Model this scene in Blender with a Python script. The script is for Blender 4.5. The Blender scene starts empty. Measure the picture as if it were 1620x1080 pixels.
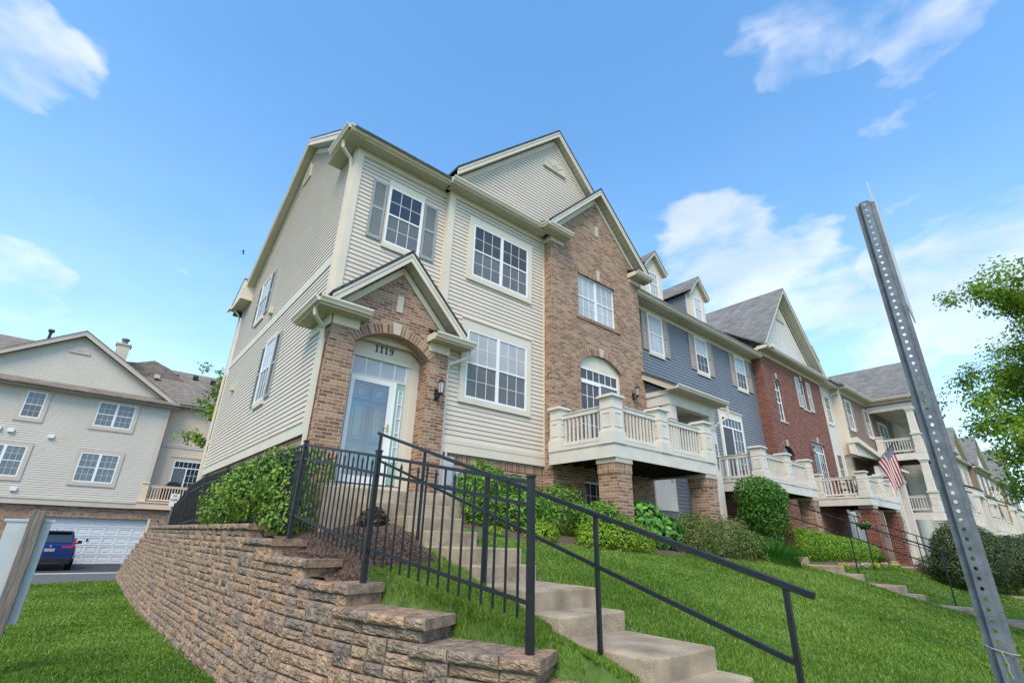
import bpy, math, random
import numpy as np
from mathutils import Vector, Matrix
R = math.radians
random.seed(7); rng = np.random.default_rng(11)
SC = bpy.context.scene
COL = SC.collection

# ------------------------------------------------------------------ camera, sky, sun, exposure
cam_d = bpy.data.cameras.new("camera"); cam = bpy.data.objects.new("camera", cam_d); COL.objects.link(cam)
YAW, PIT, ROL, FPX = 0.69024022, 0.38696063, 0.02518534, 767.13
_f = Vector((math.sin(YAW)*math.cos(PIT), math.cos(YAW)*math.cos(PIT), math.sin(PIT)))
_r = Vector((math.cos(YAW), -math.sin(YAW), 0)); _u = _r.cross(_f)
_r2 = _r*math.cos(ROL) + _u*math.sin(ROL); _u2 = -_r*math.sin(ROL) + _u*math.cos(ROL)
cam.matrix_world = Matrix(((_r2.x, _u2.x, -_f.x, 0), (_r2.y, _u2.y, -_f.y, 0), (_r2.z, _u2.z, -_f.z, 0), (0, 0, 0, 1)))
cam_d.sensor_width = 36; cam_d.lens = FPX/1620*36; cam_d.clip_start = 0.05; cam_d.clip_end = 3000
SC.camera = cam
SC.view_settings.view_transform = 'Standard'; SC.view_settings.look = 'None'
SC.view_settings.exposure = 0.36; SC.view_settings.gamma = 1

SUN_EL, SUN_AZ = R(50), R(229)       # azimuth measured from +Y towards +X
world = bpy.data.worlds.new("World"); SC.world = world; world.use_nodes = True
def build_world():
    nt = world.node_tree; N = nt.nodes; L = nt.links; N.clear()
    out = N.new('ShaderNodeOutputWorld'); bg = N.new('ShaderNodeBackground')
    sky = N.new('ShaderNodeTexSky'); sky.sky_type = 'NISHITA'; sky.sun_disc = False
    sky.sun_elevation = SUN_EL; sky.sun_rotation = SUN_AZ; sky.air_density = 1.0; sky.dust_density = 0.6; sky.ozone_density = 1.6
    tc = N.new('ShaderNodeTexCoord')
    def math_(op, a, b=None, c=None, clamp=False):
        n = N.new('ShaderNodeMath'); n.operation = op; n.use_clamp = clamp
        for i, v in enumerate((a, b, c)):
            if v is None: continue
            if isinstance(v, (int, float)): n.inputs[i].default_value = v
            else: L.new(v, n.inputs[i])
        return n.outputs[0]
    # lift the sky a little towards the clear light blue of a bright day
    mul = N.new('ShaderNodeMix'); mul.data_type = 'RGBA'; mul.blend_type = 'MULTIPLY'; mul.inputs[0].default_value = 1
    L.new(sky.outputs[0], mul.inputs[6]); mul.inputs[7].default_value = SKY_TINT
    # clouds live on a flat layer overhead: direction / height
    sep = N.new('ShaderNodeSeparateXYZ'); L.new(tc.outputs['Generated'], sep.inputs[0])
    zc = math_('ADD', math_('MAXIMUM', sep.outputs[2], 0.0), 0.16)
    px = math_('DIVIDE', sep.outputs[0], zc); py = math_('DIVIDE', sep.outputs[1], zc)
    mpn = N.new('ShaderNodeMapping'); L.new(tc.outputs['Generated'], mpn.inputs[0]); mpn.inputs['Scale'].default_value = (1, 1, 2.3)
    class _o: outputs = [mpn.outputs[0]]
    cmb = _o
    nz = N.new('ShaderNodeTexNoise'); nz.inputs['Scale'].default_value = 3.9; nz.inputs['Detail'].default_value = 9; nz.inputs['Roughness'].default_value = .55
    nz.inputs['Distortion'].default_value = .25
    L.new(cmb.outputs[0], nz.inputs['Vector'])
    nzw = N.new('ShaderNodeTexNoise'); nzw.inputs['Scale'].default_value = 7; nzw.inputs['Detail'].default_value = 4; L.new(cmb.outputs[0], nzw.inputs['Vector'])
    wob = math_('MULTIPLY', math_('SUBTRACT', nzw.outputs[0], .5), .22)
    mask = None
    for (dx, dy, dz, rad, amp) in CLOUDS:
        v = N.new('ShaderNodeVectorMath'); v.operation = 'DISTANCE'; L.new(tc.outputs['Generated'], v.inputs[0])
        d = Vector((dx, dy, dz)).normalized(); v.inputs[1].default_value = d
        g = math_('MULTIPLY', math_('MINIMUM', math_('MULTIPLY', math_('SUBTRACT', 1.0, math_('DIVIDE', math_('ADD', v.outputs['Value'], wob), rad), clamp=True), 2.2), 1.0), amp)
        mask = g if mask is None else math_('MAXIMUM', mask, g)
    dens = math_('ADD', math_('MULTIPLY', nz.outputs[0], 1.7), math_('SUBTRACT', mask, 1.36))
    ss = N.new('ShaderNodeMapRange'); ss.interpolation_type = 'SMOOTHSTEP'; L.new(dens, ss.inputs[0])
    ss.inputs[1].default_value = 0.0; ss.inputs[2].default_value = .5; ss.inputs[3].default_value = 0; ss.inputs[4].default_value = .68
    haze = math_('MULTIPLY', math_('POWER', math_('SUBTRACT', 1.0, math_('MAXIMUM', sep.outputs[2], 0.0), clamp=True), 3.1), .80)
    cov = math_('MAXIMUM', ss.outputs[0], haze)
    nz2 = N.new('ShaderNodeTexNoise'); nz2.inputs['Scale'].default_value = 4.5; nz2.inputs['Detail'].default_value = 5; L.new(cmb.outputs[0], nz2.inputs['Vector'])
    cr = N.new('ShaderNodeValToRGB'); L.new(nz2.outputs[0], cr.inputs[0])
    cr.color_ramp.elements[0].position = .38; cr.color_ramp.elements[0].color = (CLOUD_B*.70, CLOUD_B*.77, CLOUD_B*.93, 1)
    cr.color_ramp.elements[1].position = .62; cr.color_ramp.elements[1].color = (CLOUD_B, CLOUD_B*1.0, CLOUD_B*1.05, 1)
    mx = N.new('ShaderNodeMix'); mx.data_type = 'RGBA'; L.new(cov, mx.inputs[0]); L.new(mul.outputs[2], mx.inputs[6]); L.new(cr.outputs[0], mx.inputs[7])
    L.new(mx.outputs[2], bg.inputs[0]); bg.inputs[1].default_value = SKY_STR
    L.new(bg.outputs[0], out.inputs[0])
SKY_TINT = (1.08, 1.70, 1.92, 1); CLOUD_B = 6.3; SKY_STR = 0.15
# world directions of the cloud banks (x, y, z), angular size, weight
CLOUDS = [(-.25, .775, .585, .13, .66), (.655, .10, .75, .16, .62), (.735, .01, .68, .13, .64), (.70, .06, .715, .12, .62), (.885, .0, .47, .10, .74), (.92, -.10, .44, .16, .74),
          (.79, .37, .47, .19, .78), (.855, .25, .42, .17, .70), (.905, .06, .41, .18, .80), (.94, -.03, .33, .24, .80), (.93, .2, .26, .26, .66), (.885, -.02, .46, .09, .76), (-.17, .935, .30, .17, .72), (.03, .94, .325, .16, .66), (.12, .955, .26, .14, .62),
          (.2, -.96, .12, .62, .95), (-.9, -.3, .45, .95, .95), (.72, -.66, .38, .42, .9), (-.5, .2, .85, .5, .8)]  # this row: unseen clouds added out of view for white fill and window reflections
build_world()
sun_d = bpy.data.lights.new("sun", 'SUN'); sun = bpy.data.objects.new("sun", sun_d); COL.objects.link(sun)
sun_d.energy = 2.7; sun_d.angle = R(28); sun_d.color = (1.0, .86, .70)
_sd = Vector((math.sin(SUN_AZ)*math.cos(SUN_EL), math.cos(SUN_AZ)*math.cos(SUN_EL), math.sin(SUN_EL)))
sun.rotation_euler = (-_sd).to_track_quat('-Z', 'Y').to_euler(); sun.location = _sd*60

# ------------------------------------------------------------------ materials
MATS = {}
def newmat(name):
    m = bpy.data.materials.new(name); m.use_nodes = True
    nt = m.node_tree; b = nt.nodes['Principled BSDF']; MATS[name] = m
    return m, nt, nt.nodes, nt.links, b
def mix_noise(nt, base, amt, scale, coord='Object', detail=4, tone=None):
    """base colour varied by noise; returns colour socket"""
    N, L = nt.nodes, nt.links
    tc = N.new('ShaderNodeTexCoord'); nz = N.new('ShaderNodeTexNoise'); nz.inputs['Scale'].default_value = scale; nz.inputs['Detail'].default_value = detail
    L.new(tc.outputs[coord], nz.inputs['Vector'])
    cr = N.new('ShaderNodeValToRGB'); L.new(nz.outputs[0], cr.inputs[0])
    lo = [c*(1-amt) for c in base]; hi = [min(1, c*(1+amt)) for c in base]
    if tone: hi = list(tone)
    cr.color_ramp.elements[0].position = .32; cr.color_ramp.elements[0].color = (*lo, 1)
    cr.color_ramp.elements[1].position = .68; cr.color_ramp.elements[1].color = (*hi, 1)
    return cr.outputs[0], nz.outputs[0], tc
def bump(nt, b, h, strength=.3, dist=.01):
    n = nt.nodes.new('ShaderNodeBump'); n.inputs['Strength'].default_value = strength; n.inputs['Distance'].default_value = dist
    nt.links.new(h, n.inputs['Height']); nt.links.new(n.outputs[0], b.inputs['Normal'])
def simple(name, col, rough=.6, amt=.06, scale=3, metal=0, bmp=0, bscale=60, spec=.4):
    m, nt, N, L, b = newmat(name)
    c, f, tc = mix_noise(nt, col, amt, scale); L.new(c, b.inputs['Base Color'])
    b.inputs['Roughness'].default_value = rough; b.inputs['Metallic'].default_value = metal; b.inputs['Specular IOR Level'].default_value = spec
    if bmp:
        nz = N.new('ShaderNodeTexNoise'); nz.inputs['Scale'].default_value = bscale; nz.inputs['Detail'].default_value = 5; L.new(tc.outputs['Object'], nz.inputs['Vector'])
        bump(nt, b, nz.outputs[0], bmp, .01)
    return m
def vmath(N, L, op, a, b=None):
    n = N.new('ShaderNodeMath'); n.operation = op
    for i, v in enumerate((a, b)):
        if v is None: continue
        if isinstance(v, (int, float)): n.inputs[i].default_value = v
        else: L.new(v, n.inputs[i])
    return n.outputs[0]
def brick_mat(name, cols, mortar, bw=.205, bh=.0675, mw=.010, soldier=False):
    m, nt, N, L, b = newmat(name)
    uv = N.new('ShaderNodeUVMap'); sp = N.new('ShaderNodeSeparateXYZ'); L.new(uv.outputs[0], sp.inputs[0])
    # gentle wobble so the joints are not ruler straight
    wz = N.new('ShaderNodeTexNoise'); wz.inputs['Scale'].default_value = 9; L.new(uv.outputs[0], wz.inputs['Vector'])
    wob = vmath(N, L, 'MULTIPLY', vmath(N, L, 'SUBTRACT', wz.outputs[0], .5), .010)
    u, v = vmath(N, L, 'ADD', sp.outputs[0], wob), vmath(N, L, 'ADD', sp.outputs[1], wob)
    if soldier: u, v = v, u
    vr = vmath(N, L, 'DIVIDE', v, bh); row = vmath(N, L, 'FLOOR', vr); fv = vmath(N, L, 'SUBTRACT', vr, row)
    off = 0.0 if soldier else vmath(N, L, 'MULTIPLY', vmath(N, L, 'MODULO', vmath(N, L, 'ABSOLUTE', row), 2.0), .5)
    ur = vmath(N, L, 'ADD', vmath(N, L, 'DIVIDE', u, bw), off); colm = vmath(N, L, 'FLOOR', ur); fu = vmath(N, L, 'SUBTRACT', ur, colm)
    cx = N.new('ShaderNodeCombineXYZ'); L.new(colm, cx.inputs[0]); L.new(row, cx.inputs[1])
    wn = N.new('ShaderNodeTexWhiteNoise'); wn.noise_dimensions = '2D'; L.new(cx.outputs[0], wn.inputs['Vector'])
    cr = N.new('ShaderNodeValToRGB'); L.new(wn.outputs[0], cr.inputs[0]); cr.color_ramp.interpolation = 'CONSTANT'
    els = cr.color_ramp.elements
    while len(els) < len(cols): els.new(.5)
    for i, c in enumerate(cols): els[i].position = i/len(cols); els[i].color = (*c, 1)
    nz = N.new('ShaderNodeTexNoise'); nz.inputs['Scale'].default_value = 40; nz.inputs['Detail'].default_value = 5; L.new(uv.outputs[0], nz.inputs['Vector'])
    mul = N.new('ShaderNodeMix'); mul.data_type = 'RGBA'; mul.blend_type = 'MULTIPLY'; mul.inputs[0].default_value = .55
    cr2 = N.new('ShaderNodeValToRGB'); L.new(nz.outputs[0], cr2.inputs[0]); cr2.color_ramp.elements[0].color = (.45, .45, .45, 1); cr2.color_ramp.elements[0].position = .3
    cr2.color_ramp.elements[1].color = (1.25, 1.2, 1.15, 1); cr2.color_ramp.elements[1].position = .7
    L.new(cr.outputs[0], mul.inputs[6]); L.new(cr2.outputs[0], mul.inputs[7])
    def edge(f, w):   # 1 inside brick
        d = vmath(N, L, 'MINIMUM', f, vmath(N, L, 'SUBTRACT', 1.0, f))
        mr = N.new('ShaderNodeMapRange'); L.new(d, mr.inputs[0]); mr.inputs[1].default_value = w*.45; mr.inputs[2].default_value = w*.95
        return mr.outputs[0]
    msk = vmath(N, L, 'MINIMUM', edge(fu, mw/bw), edge(fv, mw/bh))
    mx = N.new('ShaderNodeMix'); mx.data_type = 'RGBA'; L.new(msk, mx.inputs[0]); mx.inputs[6].default_value = (*mortar, 1); L.new(mul.outputs[2], mx.inputs[7])
    L.new(mx.outputs[2], b.inputs['Base Color']); b.inputs['Roughness'].default_value = .88; b.inputs['Specular IOR Level'].default_value = .2
    hh = vmath(N, L, 'ADD', msk, vmath(N, L, 'MULTIPLY', nz.outputs[0], .35)); bump(nt, b, hh, .7, .008)
    return m
TAN = [(.32, .182, .115), (.38, .225, .145), (.25, .132, .082), (.43, .28, .19), (.33, .195, .125), (.20, .11, .07), (.39, .245, .165), (.28, .15, .095)]
brick_mat('brick_tan', TAN, (.50, .42, .33), mw=.008)
brick_mat('brick_soldier', TAN, (.50, .42, .33), mw=.008, soldier=True)
RED = [(.19, .05, .032), (.23, .065, .04), (.155, .042, .03), (.26, .08, .05), (.12, .037, .028), (.21, .057, .038)]
brick_mat('brick_red', RED, (.36, .26, .21), bw=.22, bh=.075, mw=.010)
brick_mat('brick_red_soldier', RED, (.42, .35, .30), soldier=True)
FAR = [(.24, .17, .12), (.30, .22, .155), (.20, .14, .10), (.27, .19, .135)]
brick_mat('brick_far', FAR, (.36, .30, .25))
simple('siding_cream', (.65, .56, .46), .55, .035, .8)
simple('siding_blue', (.175, .195, .225), .5, .06, .8)
simple('siding_white', (.70, .67, .60), .55, .04, .8)
simple('siding_brown', (.255, .175, .135), .55, .05, .8)
simple('siding_far', (.60, .54, .45), .6, .04, .6)
simple('siding_peach', (.72, .54, .38), .6, .04, .6)
simple('trim_cream', (.67, .595, .475), .5, .045, 2.2)
simple('trim_tan', (.56, .47, .38), .6, .05, 1.5)
simple('soffit', (.50, .45, .35), .6, .08, 2)
simple('white', (.80, .80, .77), .35, .03, 2)
simple('deck_white', (.66, .61, .53), .55, .06, 3)
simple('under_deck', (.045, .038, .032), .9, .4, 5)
simple('shutter_grey', (.30, .315, .32), .5, .05, 3)
simple('shutter_taupe', (.36, .30, .25), .5, .05, 3)
simple('shutter_pale', (.52, .51, .50), .5, .05, 3)
simple('door_green', (.28, .46, .36), .4, .08, 3)
simple('door_white', (.66, .65, .62), .4, .04, 3)
simple('stone', (.52, .45, .36), .85, .12, 25, bmp=.3)
simple('black_metal', (.010, .011, .013), .45, .3, 12, metal=0, spec=.5)
simple('black_numeral', (.012, .012, .012), .45, .1, 3)
simple('brass', (.55, .38, .15), .3, .1, 8, metal=1)
simple('galvanised', (.14, .155, .17), .55, .25, 26, metal=.25, bmp=.08, bscale=90)
simple('sign_back', (.52, .535, .52), .4, .06, 6, metal=.1)
simple('utility_grey', (.42, .46, .50), .5, .05, 5)
simple('car_blue', (.008, .028, .16), .18, .1, 2, metal=.35, spec=.6)
simple('car_dark', (.012, .012, .014), .35, .2, 5)
simple('tail_red', (.42, .02, .03), .2, .1, 5)
simple('tyre', (.014, .014, .014), .85, .2, 20)
simple('garage_white', (.70, .70, .69), .5, .03, 1)
simple('vent_cream', (.58, .50, .38), .6, .05, 3)
simple('chair_dark', (.05, .035, .03), .6, .2, 5)
simple('rope', (.36, .32, .24), .9, .2, 30)
simple('bird_dark', (.03, .03, .03), .9, .1, 3)
simple('bark', (.10, .075, .055), .95, .35, 14, bmp=.6, bscale=30)
simple('asphalt_dark', (.048, .050, .055), .92, .12, 18)
simple('asphalt', (.115, .115, .115), .92, .12, 10)
simple('kerb_concrete', (.46, .43, .38), .9, .1, 6)

def concrete_mat():
    m, nt, N, L, b = newmat('concrete')
    c, f, tc = mix_noise(nt, (.37, .285, .195), .28, 3.2, detail=8, tone=(.50, .40, .285))
    nz = N.new('ShaderNodeTexNoise'); nz.inputs['Scale'].default_value = 140; nz.inputs['Detail'].default_value = 3; L.new(tc.outputs['Object'], nz.inputs['Vector'])
    cr = N.new('ShaderNodeValToRGB'); L.new(nz.outputs[0], cr.inputs[0]); cr.color_ramp.elements[0].position = .36; cr.color_ramp.elements[0].color = (.42, .38, .33, 1)
    cr.color_ramp.elements[1].position = .52; cr.color_ramp.elements[1].color = (1.05, 1.03, 1, 1)
    mul = N.new('ShaderNodeMix'); mul.data_type = 'RGBA'; mul.blend_type = 'MULTIPLY'; mul.inputs[0].default_value = .8
    L.new(c, mul.inputs[6]); L.new(cr.outputs[0], mul.inputs[7]); L.new(mul.outputs[2], b.inputs['Base Color'])
    b.inputs['Roughness'].default_value = .92; bump(nt, b, nz.outputs[0], .45, .006)
concrete_mat()

def block_mat():
    m, nt, N, L, b = newmat('wall_block')
    gi = N.new('ShaderNodeNewGeometry'); tc = N.new('ShaderNodeTexCoord')
    cr = N.new('ShaderNodeValToRGB'); L.new(gi.outputs['Random Per Island'], cr.inputs[0])
    cs = [(.30, .225, .165), (.37, .285, .215), (.27, .22, .185), (.40, .275, .19), (.33, .26, .20), (.24, .205, .185), (.36, .25, .18)]
    els = cr.color_ramp.elements
    while len(els) < len(cs): els.new(.5)
    for i, c in enumerate(cs): els[i].position = i/(len(cs)-1); els[i].color = (*c, 1)
    nz = N.new('ShaderNodeTexNoise'); nz.inputs['Scale'].default_value = 11; nz.inputs['Detail'].default_value = 8; nz.inputs['Roughness'].default_value = .65; L.new(tc.outputs['Object'], nz.inputs['Vector'])
    c2 = N.new('ShaderNodeValToRGB'); L.new(nz.outputs[0], c2.inputs[0])
    c2.color_ramp.elements[0].position = .34; c2.color_ramp.elements[0].color = (.42, .43, .45, 1); c2.color_ramp.elements[1].position = .66; c2.color_ramp.elements[1].color = (1.45, 1.32, 1.15, 1)
    mul = N.new('ShaderNodeMix'); mul.data_type = 'RGBA'; mul.blend_type = 'MULTIPLY'; mul.inputs[0].default_value = .85
    L.new(cr.outputs[0], mul.inputs[6]); L.new(c2.outputs[0], mul.inputs[7])
    n3 = N.new('ShaderNodeTexNoise'); n3.inputs['Scale'].default_value = 110; n3.inputs['Detail'].default_value = 4; L.new(tc.outputs['Object'], n3.inputs['Vector'])
    c3 = N.new('ShaderNodeValToRGB'); L.new(n3.outputs[0], c3.inputs[0]); c3.color_ramp.elements[0].position = .4; c3.color_ramp.elements[0].color = (.45, .44, .43, 1)
    c3.color_ramp.elements[1].position = .58; c3.color_ramp.elements[1].color = (1.15, 1.13, 1.1, 1)
    m3 = N.new('ShaderNodeMix'); m3.data_type = 'RGBA'; m3.blend_type = 'MULTIPLY'; m3.inputs[0].default_value = .7
    L.new(mul.outputs[2], m3.inputs[6]); L.new(c3.outputs[0], m3.inputs[7]); L.new(m3.outputs[2], b.inputs['Base Color'])
    b.inputs['Roughness'].default_value = .95; b.inputs['Specular IOR Level'].default_value = .15
    bump(nt, b, vmath(N, L, 'ADD', n3.outputs[0], vmath(N, L, 'MULTIPLY', nz.outputs[0], 1.6)), .55, .012)
block_mat()

def shingle_mat(name, base, amt=.35):
    m, nt, N, L, b = newmat(name)
    uv = N.new('ShaderNodeUVMap'); br = N.new('ShaderNodeTexBrick'); L.new(uv.outputs[0], br.inputs['Vector'])
    br.inputs['Scale'].default_value = 1; br.inputs['Brick Width'].default_value = .3; br.inputs['Row Height'].default_value = .14; br.inputs['Mortar Size'].default_value = .008
    br.inputs['Color1'].default_value = (*[c*(1-amt) for c in base], 1); br.inputs['Color2'].default_value = (*[c*(1+amt) for c in base], 1); br.inputs['Mortar'].default_value = (*[c*.35 for c in base], 1)
    nz = N.new('ShaderNodeTexNoise'); nz.inputs['Scale'].default_value = 1.1; nz.inputs['Detail'].default_value = 6; L.new(uv.outputs[0], nz.inputs['Vector'])
    mul = N.new('ShaderNodeMix'); mul.data_type = 'RGBA'; mul.blend_type = 'MULTIPLY'; mul.inputs[0].default_value = .5
    c2 = N.new('ShaderNodeValToRGB'); L.new(nz.outputs[0], c2.inputs[0]); c2.color_ramp.elements[0].color = (.6, .6, .6, 1); c2.color_ramp.elements[0].position = .3; c2.color_ramp.elements[1].position = .7; c2.color_ramp.elements[1].color = (1.2, 1.2, 1.2, 1)
    L.new(br.outputs[0], mul.inputs[6]); L.new(c2.outputs[0], mul.inputs[7]); L.new(mul.outputs[2], b.inputs['Base Color'])
    b.inputs['Roughness'].default_value = .95; bump(nt, b, br.outputs['Fac'], -.6, .01)
shingle_mat('shingle_grey', (.21, .20, .185), .22); shingle_mat('shingle_dark', (.070, .072, .078)); shingle_mat('shingle_brown', (.23, .185, .15), .25)

def pane_mat(name, inner, line=0.0, rough=.04, period=.028, spec=.9):
    """window glass; inner colour paints a blind, a dark room or a pale reflection"""
    m, nt, N, L, b = newmat(name)
    tc = N.new('ShaderNodeTexCoord'); sp = N.new('ShaderNodeSeparateXYZ'); L.new(tc.outputs['Object'], sp.inputs[0])
    f = vmath(N, L, 'FRACT', vmath(N, L, 'DIVIDE', sp.outputs[2], period))
    tri = vmath(N, L, 'ABSOLUTE', vmath(N, L, 'SUBTRACT', f, .5))
    nz = N.new('ShaderNodeTexNoise'); nz.inputs['Scale'].default_value = 1.3; nz.inputs['Detail'].default_value = 3; L.new(tc.outputs['Object'], nz.inputs['Vector'])
    val = vmath(N, L, 'ADD', vmath(N, L, 'MULTIPLY', tri, line*2), vmath(N, L, 'MULTIPLY', nz.outputs[0], .5))
    cr = N.new('ShaderNodeValToRGB'); L.new(val, cr.inputs[0]); cr.color_ramp.elements[0].position = .1; cr.color_ramp.elements[0].color = (*[c*.45 for c in inner], 1)
    cr.color_ramp.elements[1].position = .9; cr.color_ramp.elements[1].color = (*[min(1, c*1.6) for c in inner], 1)
    L.new(cr.outputs[0], b.inputs['Base Color']); b.inputs['Roughness'].default_value = .8; b.inputs['Specular IOR Level'].default_value = .1
    gl = N.new('ShaderNodeBsdfGlossy'); gl.inputs['Roughness'].default_value = rough
    n2 = N.new('ShaderNodeTexNoise'); n2.inputs['Scale'].default_value = 2.2; L.new(tc.outputs['Object'], n2.inputs['Vector'])
    bp = N.new('ShaderNodeBump'); bp.inputs['Strength'].default_value = .05; bp.inputs['Distance'].default_value = .05; L.new(n2.outputs[0], bp.inputs['Height']); L.new(bp.outputs[0], gl.inputs['Normal'])
    fr = N.new('ShaderNodeFresnel'); fr.inputs[0].default_value = 1.5; k = vmath(N, L, 'MINIMUM', vmath(N, L, 'ADD', vmath(N, L, 'MULTIPLY', fr.outputs[0], 1.1), .03*spec), .95)
    ms = N.new('ShaderNodeMixShader'); L.new(k, ms.inputs[0]); L.new(b.outputs[0], ms.inputs[1]); L.new(gl.outputs[0], ms.inputs[2])
    L.new(ms.outputs[0], N['Material Output'].inputs[0])
pane_mat('pane_dark', (.035, .045, .06)); pane_mat('pane_blind', (.38, .38, .38), .5); pane_mat('pane_pale_reflection', (.50, .52, .55), .25)  # last one has a whitish sky reflection painted into its inner colour
pane_mat('pane_screen', (.12, .12, .122), .45, rough=.35, period=.045); pane_mat('pane_far', (.13, .16, .18), .35); pane_mat('screen_black', (.018, .018, .02), .05, rough=.6)
pane_mat('car_glass', (.03, .035, .04))
def clear_glass():
    m, nt, N, L, b = newmat('storm_glass')
    tr = N.new('ShaderNodeBsdfTransparent'); tr.inputs[0].default_value = (.88, .92, .92, 1); gl = N.new('ShaderNodeBsdfGlossy'); gl.inputs['Roughness'].default_value = .03
    lw = N.new('ShaderNodeFresnel'); lw.inputs[0].default_value = 1.5; k = vmath(N, L, 'ADD', vmath(N, L, 'MULTIPLY', lw.outputs[0], 1.1), .12)
    ms = N.new('ShaderNodeMixShader'); L.new(k, ms.inputs[0]); L.new(tr.outputs[0], ms.inputs[1]); L.new(gl.outputs[0], ms.inputs[2]); L.new(ms.outputs[0], N['Material Output'].inputs[0])
clear_glass()

def leaf_mat(name, cols, trans=.25, rough=.5):
    m, nt, N, L, b = newmat(name)
    at = N.new('ShaderNodeAttribute'); at.attribute_name = 'rnd'
    cr = N.new('ShaderNodeValToRGB'); L.new(at.outputs['Fac'], cr.inputs[0]); els = cr.color_ramp.elements
    while len(els) < len(cols): els.new(.5)
    for i, c in enumerate(cols): els[i].position = i/(len(cols)-1); els[i].color = (*c, 1)
    L.new(cr.outputs[0], b.inputs['Base Color']); b.inputs['Roughness'].default_value = rough; b.inputs['Specular IOR Level'].default_value = .35
    tl = N.new('ShaderNodeBsdfTranslucent'); L.new(cr.outputs[0], tl.inputs[0]); ms = N.new('ShaderNodeMixShader'); ms.inputs[0].default_value = trans
    L.new(b.outputs[0], ms.inputs[1]); L.new(tl.outputs[0], ms.inputs[2]); L.new(ms.outputs[0], N['Material Output'].inputs[0])
leaf_mat('leaf_viburnum', [(.045, .12, .015), (.085, .20, .02), (.15, .30, .03), (.24, .36, .05), (.34, .30, .07)])
leaf_mat('leaf_green', [(.05, .13, .018), (.10, .23, .028), (.18, .35, .04), (.28, .46, .07)])
leaf_mat('leaf_lime', [(.13, .24, .02), (.22, .36, .02), (.34, .45, .03)])
leaf_mat('leaf_hydrangea', [(.07, .19, .03), (.12, .30, .045), (.20, .42, .07)])
leaf_mat('leaf_spirea', [(.06, .11, .025), (.11, .18, .035), (.18, .25, .06), (.24, .20, .09)])
leaf_mat('leaf_round', [(.04, .12, .015), (.075, .20, .02), (.13, .30, .03)])
leaf_mat('leaf_box', [(.07, .17, .01), (.16, .32, .015), (.32, .50, .03)])
leaf_mat('leaf_dark', [(.028, .05, .018), (.05, .08, .025), (.08, .115, .035), (.12, .15, .06)])
leaf_mat('leaf_maple', [(.08, .16, .015), (.14, .26, .02), (.23, .38, .035), (.34, .49, .06)], .45)
leaf_mat('leaf_red', [(.06, .03, .02), (.10, .05, .03), (.12, .10, .05)])
leaf_mat('grass', [(.065, .135, .014), (.115, .22, .022), (.185, .31, .035), (.30, .40, .09)], .3)
leaf_mat('grass_tall', [(.04, .13, .02), (.06, .20, .025), (.10, .28, .04)], .3)
leaf_mat('petal_pink', [(.55, .02, .12), (.7, .05, .2)]); leaf_mat('petal_mix', [(.75, .55, .02), (.8, .75, .7), (.75, .4, .45), (.8, .6, .05)])
simple('lawn_soil', (.075, .135, .025), .95, .35, 7)
def mulch_mat():
    m, nt, N, L, b = newmat('mulch')
    tc = N.new('ShaderNodeTexCoord'); vo = N.new('ShaderNodeTexVoronoi'); vo.inputs['Scale'].default_value = 38; L.new(tc.outputs['Object'], vo.inputs['Vector'])
    cr = N.new('ShaderNodeValToRGB'); L.new(vo.outputs['Color'], cr.inputs[0]); cr.color_ramp.elements[0].color = (.055, .028, .02, 1); cr.color_ramp.elements[1].color = (.20, .125, .09, 1)
    L.new(cr.outputs[0], b.inputs['Base Color']); b.inputs['Roughness'].default_value = .95; bump(nt, b, vo.outputs['Distance'], 1, .02)
mulch_mat()
def wood_mat():
    m, nt, N, L, b = newmat('old_wood')
    tc = N.new('ShaderNodeTexCoord'); mp = N.new('ShaderNodeMapping'); mp.inputs['Scale'].default_value = (60, 60, 2.5); L.new(tc.outputs['Object'], mp.inputs[0])
    nz = N.new('ShaderNodeTexNoise'); nz.inputs['Scale'].default_value = 1; nz.inputs['Detail'].default_value = 6; L.new(mp.outputs[0], nz.inputs['Vector'])
    cr = N.new('ShaderNodeValToRGB'); L.new(nz.outputs[0], cr.inputs[0]); cr.color_ramp.elements[0].position = .3; cr.color_ramp.elements[0].color = (.085, .07, .06, 1)
    cr.color_ramp.elements[1].position = .7; cr.color_ramp.elements[1].color = (.29, .24, .195, 1)
    L.new(cr.outputs[0], b.inputs['Base Color']); b.inputs['Roughness'].default_value = .9; bump(nt, b, nz.outputs[0], .6, .01)
wood_mat()
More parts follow.
